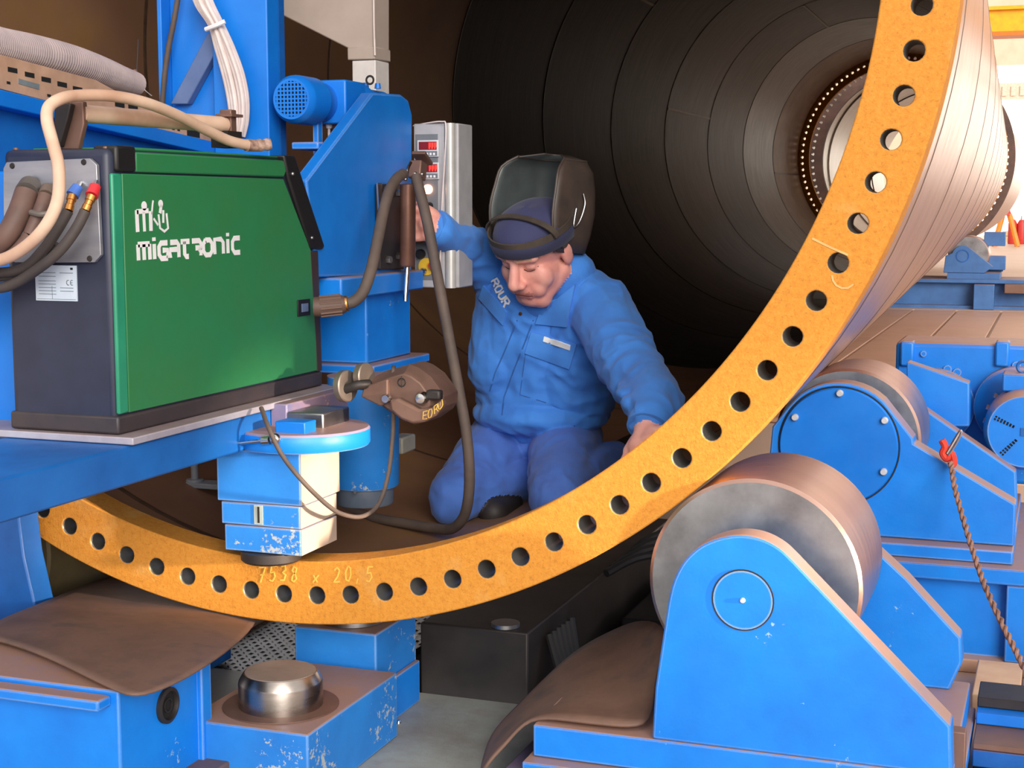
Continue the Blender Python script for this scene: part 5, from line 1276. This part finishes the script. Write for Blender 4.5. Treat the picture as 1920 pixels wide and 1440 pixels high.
# ---- one continuous skin
tmp = bpy.data.objects.new('tmp_body', B_.mb.mesh('tmp_body', angle=180, weld=False)); COL.objects.link(tmp)
rm = tmp.modifiers.new('r','REMESH'); rm.mode = 'VOXEL'; rm.voxel_size = .0044
sm_ = tmp.modifiers.new('s','SMOOTH'); sm_.factor = .5; sm_.iterations = 3
dg = bpy.context.evaluated_depsgraph_get(); ev = tmp.evaluated_get(dg)
bme = bpy.data.meshes.new_from_object(ev)
bpy.data.objects.remove(tmp, do_unlink=True)
import numpy as np
NV = len(bme.vertices)
co = np.empty(NV*3); bme.vertices.foreach_get('co', co); co = co.reshape(-1,3)
no = np.array([tuple(v.normal) for v in bme.vertices])
best = np.full(NV, 9.0); tagi = np.zeros(NV, int)
IDX = {'jacket':0,'trouser':1,'skin':2,'lip':3,'boot':4}
for q in B_.pr:
    if q[0] == 'c':
        a_ = np.array(q[1]); ab = np.array(q[2])-a_; t = np.clip((co-a_)@ab/max(ab@ab,1e-9), 0, 1)
        d = np.linalg.norm(co-(a_+t[:,None]*ab), axis=1)-(q[3]+(q[4]-q[3])*t)
    else:
        v = co-np.array(q[1])
        if q[3] is not None: v = v@np.array(q[3]).T
        r_ = np.array(q[2]); d = (np.linalg.norm(v/r_, axis=1)-1)*r_.min()
    m_ = d < best; best[m_] = d[m_]; tagi[m_] = IDX[q[-1]]
ed = np.empty(len(bme.edges)*2, int); bme.edges.foreach_get('vertices', ed); ed = ed.reshape(-1,2)
deg = np.bincount(ed.ravel(), minlength=NV).astype(float)
def nbmean(x):
    y = np.zeros_like(x); np.add.at(y, ed[:,0], x[ed[:,1]]); np.add.at(y, ed[:,1], x[ed[:,0]]); return y/np.maximum(deg,1)
# rounder borders between cloth and skin
sc = np.stack([(tagi == k).astype(float) for k in range(5)])
for k in range(5):
    for _ in range(3): sc[k] = .4*sc[k]+.6*nbmean(sc[k])
lipmask = tagi == 3
tagi = sc.argmax(0); tagi[lipmask] = 3
amp = np.where(tagi == 0, .0065, np.where(tagi == 1, .0045, 0.0)); ok_ = (tagi < 2).astype(float)
for _ in range(5): ok_ = np.minimum(ok_, nbmean(ok_))
amp = amp*ok_
for i in range(NV):
    if amp[i] > 1e-5:
        p = Vector(co[i]); w = noise.noise_vector(p*5)
        f1 = noise.noise(Vector((p.x*7, p.y*7, p.z*15))+w*1.2); f2 = noise.noise(Vector((p.x*22+p.z*9, p.y*18, p.z*26-p.x*8))+w*2)
        f3 = noise.noise(Vector((p.x*13-p.z*10, p.y*12, p.z*20+p.x*14))+w*1.6)
        co[i] += no[i]*(amp[i]*((1-abs(f1)*2.2)*.7+(1-abs(f3)*2.6)*.55)+.0035*f2*ok_[i])
bme.vertices.foreach_set('co', co.ravel()); bme.update()
tags = tagi
IDX = {'jacket':0,'trouser':1,'skin':2,'lip':3,'boot':4}
fmi = [int(tags[f.vertices[0]]) for f in bme.polygons]
bme.shade_smooth()
def cloth(name, c1, c2, stain):
    t = NT(name)
    c = t.ramp(t.noise(7,5,.6), [(.32,lin(c1)),(.7,lin(c2))])
    st = t.ramp(t.noise(4.5,6,.7), [(.55,(0,0,0,1)),(.72,(.55,.55,.55,1))])
    c = t.mix(st, c, lin(stain)); t.set(c, .85, 0.0); t.bump(t.noise(300,3), .12, .003)
    t.b.inputs['Sheen Weight'].default_value = .1; return t.m
M['jacket'] = cloth('work_jacket_blue','3f86dc','3573c8','3a5a86'); M['trouser'] = cloth('work_trouser_blue','4a78cc','4466b4','4a4e78')
def skinm():
    t = NT('skin'); n = t.noise(14,5,.6); c = t.ramp(n, [(.35,lin('e2aa9a')),(.6,lin('d28e82'))]); t.set(c,.5,0.0)
    t.b.inputs['Subsurface Weight'].default_value = .12; t.b.inputs['Subsurface Radius'].default_value = (.01,.004,.002); t.bump(t.noise(180,3),.06,.003); return t.m
M['skin'] = skinm(); M['lip'] = plain('lip','c47e72',.5); M['boot'] = plain('boot_black','2c2624',.6)
man = thing('person', 'man in blue work clothes kneeling in the tube, welding mask flipped up', 'person', (.2,.95,.29))
for v in bme.vertices: v.co -= Vector((.2,.95,.29))
bme.materials.clear()
for k in ('jacket','trouser','skin','lip','boot'): bme.materials.append(M[k])
bme.polygons.foreach_set('material_index', fmi)
bodyo = bpy.data.objects.new('body', bme); COL.objects.link(bodyo); bodyo.parent = man
# cuffs
def cuff(a, b_, r, w, m='jacket'):
    a = Vector(a); b_ = Vector(b_); d = (b_-a).normalized(); k = MB()
    k.lathe([(r*.9,-w),(r,-w),(r*1.06,-w*.4),(r*1.03,w*.5),(r*1.05,w),(r*.95,w*1.05),(r*.7,w*.9)], a, d, 28); return obj('cuff', k, M[m], man, angle=60)
kcol = MB(); ax_ = (H(0,-.02,-.05)-NB).normalized(); kcol.lathe([(.080,-.035),(.096,-.03),(.094,.0),(.084,.028),(.080,.030),(.078,.024),(.084,-.005)], NB+ax_*.035+Vector((-.012,-.012,0)), ax_, 36)
obj('collar_band', kcol, M['jacket'], man, angle=60)
cuff(WL.lerp(at(1213,815,Y=.40),.25), at(1213,815,Y=.40), .043, .014); cuff(WR.lerp(PR,.12), PR, .037, .014)
# ---- things sewn on: found by following the line of sight onto the cloth
from mathutils.bvhtree import BVHTree
bvh = BVHTree.FromPolygons([v.co+Vector((.2,.95,.29)) for v in bme.vertices], [tuple(f.vertices) for f in bme.polygons])
def on(px, py):
    p = at(px, py, Y=.5); d = (p-CAM).normalized()
    h = bvh.ray_cast(CAM, d)
    if h[0] is None: return None, None
    return h[0], (h[1] if h[1].dot(d) < 0 else -h[1])
def patch(name, quad, m, th=.004, nu=8, nv=5, off=.001):
    """a sewn-on piece of cloth that follows the body under it"""
    P = []; N = []
    for j in range(nv+1):
        for i in range(nu+1):
            h, n_ = on(*bil(quad, i/nu, j/nv))
            if h is None: return None
            P.append(h); N.append(n_)
    # keep the piece calmer than the cloth below
    for _ in range(2):
        Q = list(P)
        for j in range(nv+1):
            for i in range(nu+1):
                nb = [P[jj*(nu+1)+ii] for ii,jj in ((i-1,j),(i+1,j),(i,j-1),(i,j+1)) if 0<=ii<=nu and 0<=jj<=nv]
                a = sum(nb, Vector())/len(nb)
                if len(nb) == 4: Q[j*(nu+1)+i] = P[j*(nu+1)+i].lerp(a,.5)
        P = Q
    an = sum(N, Vector()).normalized()
    b = MB(); w = nu+1; n_ = len(P)
    fs = [(j*w+i, j*w+i+1, (j+1)*w+i+1, (j+1)*w+i) for j in range(nv) for i in range(nu)]
    loop = [i for i in range(w)]+[j*w+nu for j in range(1,nv+1)]+[nv*w+i for i in range(nu-1,-1,-1)]+[j*w for j in range(nv-1,0,-1)]
    b.add([p-an*.006 for p in P]+[p+an*(off+th) for p in P], [tuple(reversed(f)) for f in fs]+[tuple(n_+k for k in f) for f in fs]+[(loop[k], loop[(k+1)%len(loop)], n_+loop[(k+1)%len(loop)], n_+loop[k]) for k in range(len(loop))])
    return obj(name, b, m, man, angle=50)
def seam(name, pts, m, w=.004, h=.002):
    P = []; N = []
    for k in range(len(pts)-1):
        for t in range(4):
            hp_, n_ = on(pts[k][0]+(pts[k+1][0]-pts[k][0])*t/4, pts[k][1]+(pts[k+1][1]-pts[k][1])*t/4)
            if hp_ is not None: P.append(hp_); N.append(n_)
    if len(P) < 3: return None
    an = sum(N, Vector()).normalized(); b = MB(); b.strip([p-an*.001 for p in P], an, w, h+.001); return obj(name, b, m, man)
def disc(name, px, py, r, m, h=.004):
    hp_, n_ = on(px,py)
    if hp_ is None: return
    b = MB(); b.lathe([(0,h),(r*.7,h),(r,h*.5),(r,-.004)], hp_, n_, 16); obj(name, b, m, man)
M['jacket_lt'] = cloth('work_jacket_flap','468ee2','3c7cd0','3c6498')
patch('pocket_flap', ((985,662),(1068,692),(997,622),(1082,645)), M['jacket_lt'], .003, off=.002)
patch('reflective_label', ((1021,638),(1071,655),(1023,629),(1072,646)), plain('label_white','f0f0ee',.5), .0015, 8, 2, off=.007)
patch('pocket_flap', ((900,560),(945,610),(908,535),(952,585)), M['jacket_lt'], .003, off=.002)
patch('collar', ((1006,606),(1064,612),(1014,584),(1080,532)), M['jacket_lt'], .004, off=.004)
copper = metal('copper_button','a8683a','c8884e',.35,20)
for (px,py) in ((905,566),(976,588),(1025,674)): disc('button', px, py, .0045, copper)
seam('placket_seam', [(1000,600),(985,640),(965,690),(945,745),(940,790)], plain('seam_blue','2c60a8',.8), .003, .001)
seam('placket_seam', [(970,600),(950,650),(928,700),(915,745)], bpy.data.materials['seam_blue'], .003, .001)
seam('pocket_seam', [(985,664),(975,740),(1040,760)], bpy.data.materials['seam_blue'], .002, .001)
# white embroidered letters on the chest
LT2 = {'R':LT['R'],'O':LT['O'],'U':LT['U']}
TQ = ((921,527),(946,578),(932,521),(958,569))
for k, ch in enumerate('ROUR'):
    for stt in LT2[ch]:
        P = []; N = []
        for (u,v) in stt:
            hp_, n_ = on(*bil(TQ, (k+.1+u*.75)/4, v))
            if hp_ is not None: P.append(hp_); N.append(n_)
        if len(P) > 1:
            an = sum(N, Vector()).normalized(); b = MB(); b.strip([p+an*.0005 for p in P], an, .0050, .0016); obj('letter_stroke', b, M['white'], man)
# face details
lash = plain('eyelash','6a4238',.7); brow = plain('eyebrow','b08a70',.8)
def facestrip(nm, pts, w, m, h=.0012):
    P = []; N = []
    for l, u in pts:
        o_ = H(l, .2, u); h_ = bvh.ray_cast(o_, -hf)
        if h_[0] is not None: P.append(h_[0]); N.append(h_[1])
    if len(P) > 2:
        an = sum(N, Vector()).normalized(); b = MB(); b.strip(P, an, w, h); obj(nm, b, m, man)
for s_ in (-1,1):
    facestrip('eyelid_line', [(s_*l,u) for l,u in ((.016,-.010),(.024,-.0135),(.032,-.0145),(.040,-.012),(.046,-.008))], .0025, lash)
    facestrip('eyebrow', [(s_*l,u) for l,u in ((.014,.020),(.024,.025),(.036,.026),(.048,.020))], .007, brow)
facestrip('mouth_line', [(l,-.0758-.10*abs(l)) for l in (-.024,-.016,-.008,0,.008,.016,.024)], .0022, plain('mouth_dark','7a3e38',.6))
# ---- cap
def lath_head(prof, sl=.92, sf=1.1, n=48, c=(0,-.008,0)):
    b = MB(); vs_ = []; fs = []
    for (r, u) in prof:
        for i in range(n):
            a = 2*math.pi*i/n; vs_.append(H(c[0]+r*sl*math.cos(a), c[1]+r*sf*math.sin(a), u+c[2]+.012*math.sin(a)*(1 if u < .06 else .3)))
    for k in range(len(prof)-1):
        for i in range(n): fs.append((k*n+i, k*n+(i+1)%n, (k+1)*n+(i+1)%n, (k+1)*n+i))
    return b.add(vs_, fs)
capm = cloth('cap_navy','34385e','2e3054','26263c')
cap = obj('cap', lath_head([(.086,.022),(.092,.020),(.095,.026),(.095,.040),(.091,.054),(.086,.068),(.076,.081),(.060,.091),(.040,.098),(.018,.101),(.0005,.102)]), capm, man, angle=70)
obj('cap_band', lath_head([(.094,.014),(.102,.018),(.105,.042),(.098,.052)]), cloth('cap_band_dark','2c2f4c','282a44','202234'), cap, angle=70)
# ---- welding mask, flipped up
M['mask'] = plain('mask_black','4a5152',.42,c2='3c4242',scale=12,bump=.05); M['mask_out'] = plain('mask_outer_brown','4a3e38',.5,c2='3c3430')
mg = Vector((-.42,-.905,.06)).normalized(); mu = Vector((.02,-.10,.99)); mu = (mu-mg*mu.dot(mg)).normalized(); ms = mu.cross(mg).normalized()   # mask: opening, up, his left
MC = at(1006,458,Y=.885)
def mk(s_, g, u): return MC+ms*s_+mg*g+mu*u
rows = []
nU = 25
for (u, w, dep, fr, bend) in ((-.012,.098,.085,.040,.0),(.03,.100,.10,.055,.0),(.08,.101,.11,.062,.0),(.13,.097,.108,.055,.0),(.172,.091,.100,.045,.0),(.198,.074,.088,.012,.0)):
    row = []
    for i in range(nU):
        t = -1+2*i/(nU-1); a = t*math.pi/2
        if abs(t) > .55:
            k = (abs(t)-.55)/.45; s__ = math.copysign(w, t); g_ = -dep*.55+(fr+dep*.55)*k
        else:
            aa = t/.55*math.pi/2; s__ = w*math.copysign(abs(math.sin(aa))**.75, aa); g_ = -dep+(dep*.45)*(1-abs(math.cos(aa))**.75)
        row.append(mk(s__, g_, u))
    rows.append(row)
# closing cap at the chin end
mid = [(sum(rows[-1], Vector())/nU).lerp(p, .35)+mu*.012 for p in rows[-1]]
rows.append(mid)
b = MB(); b.add([p for r in rows for p in r], [(j*nU+i, j*nU+i+1, (j+1)*nU+i+1, (j+1)*nU+i) for j in range(len(rows)-1) for i in range(nU-1)])
msk = obj('welding_mask', b, M['mask_out'], man, weld=False, angle=60)
msk.data.materials.append(M['mask'])
so = msk.modifiers.new('solid','SOLIDIFY'); so.thickness = .003; so.offset = 0; so.material_offset = 1
# rim bead along the open edge, lens frame, side clip and pivots
for sd_ in (0, nU-1):
    b = MB(); b.tube([r[sd_] for r in rows[:-1]], .003, 8, 3); obj('mask_rim', b, M['mask_out'], msk)
b = MB(); b.tube(rows[-2][::3], .0035, 8, 3); obj('mask_rim', b, M['mask_out'], msk)
fo = mk(.045,-.085,.112); rotm = Matrix((ms, mg, mu)).transposed()
b = MB()
for (dx,dz,sx,sz) in ((0,.026,.075,.006),(0,-.026,.075,.006),(-.036,0,.006,.05),(.036,0,.006,.05)):
    b.box(fo+ms*dx+mu*dz, (sx,.014,sz), rotm @ Matrix.Rotation(R_(-18),3,'Z'))
obj('lens_frame', b, M['black'], msk); 
b = MB(); b.box(fo, (.068,.006,.048), rotm @ Matrix.Rotation(R_(-18),3,'Z')); obj('lens', b, plain('lens_dark','101412',.15), msk)
b = MB(); b.tube([mk(.1005+.004,-.03,.125), mk(.108,-.035,.10), mk(.109,-.02,.06), mk(.107,-.005,.05), mk(.1055,-.01,.09)], .0022, 8, 5); obj('side_clip', b, M['steel'], msk)
b = MB(); b.lathe([(0,.010),(.010,.009),(.013,.003),(.013,0)], mk(.0995,.02,.010), ms, 16); obj('pivot_knob', b, M['mask_out'], msk)
b = MB(); b.lathe([(0,.010),(.010,.009),(.013,.003),(.013,0)], mk(-.0995,.02,.010), -ms, 16); obj('pivot_knob', b, M['mask_out'], msk)
# head strap over the cap
stm = plain('strap_brown','4c4238',.7,c2='3c342e')
b = MB(); pts = [H(.092*math.cos(a), -.008+.109*math.sin(a), .056+.006*math.sin(a)) for a in [2*math.pi*i/40 for i in range(41)]]
vs_ = []; fs = []
for i, p in enumerate(pts):
    d = (p-H(0,-.008,.056)); d = (d-hu*d.dot(hu)).normalized(); vs_ += [p-hu*.008, p-hu*.008+d*.004, p+hu*.008+d*.004, p+hu*.008]
for i in range(40):
    for k in range(4): fs.append((4*i+k, 4*i+(k+1)%4, 4*i+4+(k+1)%4, 4*i+4+k))
b.add(vs_, fs); obj('head_strap', b, stm, msk)
b = MB(); vs_ = []; fs = []
arcp = [H(.093*math.cos(a), .030+.01*math.sin(a),   .055+.048*math.sin(a)) for a in [math.pi*i/20 for i in range(21)]]
for i, p in enumerate(arcp):
    d = (p-H(0,.03,.05)).normalized(); vs_ += [p-hf*.008, p-hf*.008+d*.004, p+hf*.008+d*.004, p+hf*.008]
for i in range(20):
    for k in range(4): fs.append((4*i+k, 4*i+(k+1)%4, 4*i+4+(k+1)%4, 4*i+4+k))
b.add(vs_, fs); obj('crown_strap', b, stm, msk)
for o in bpy.data.objects:
    if '_w' in o: del o['_w']
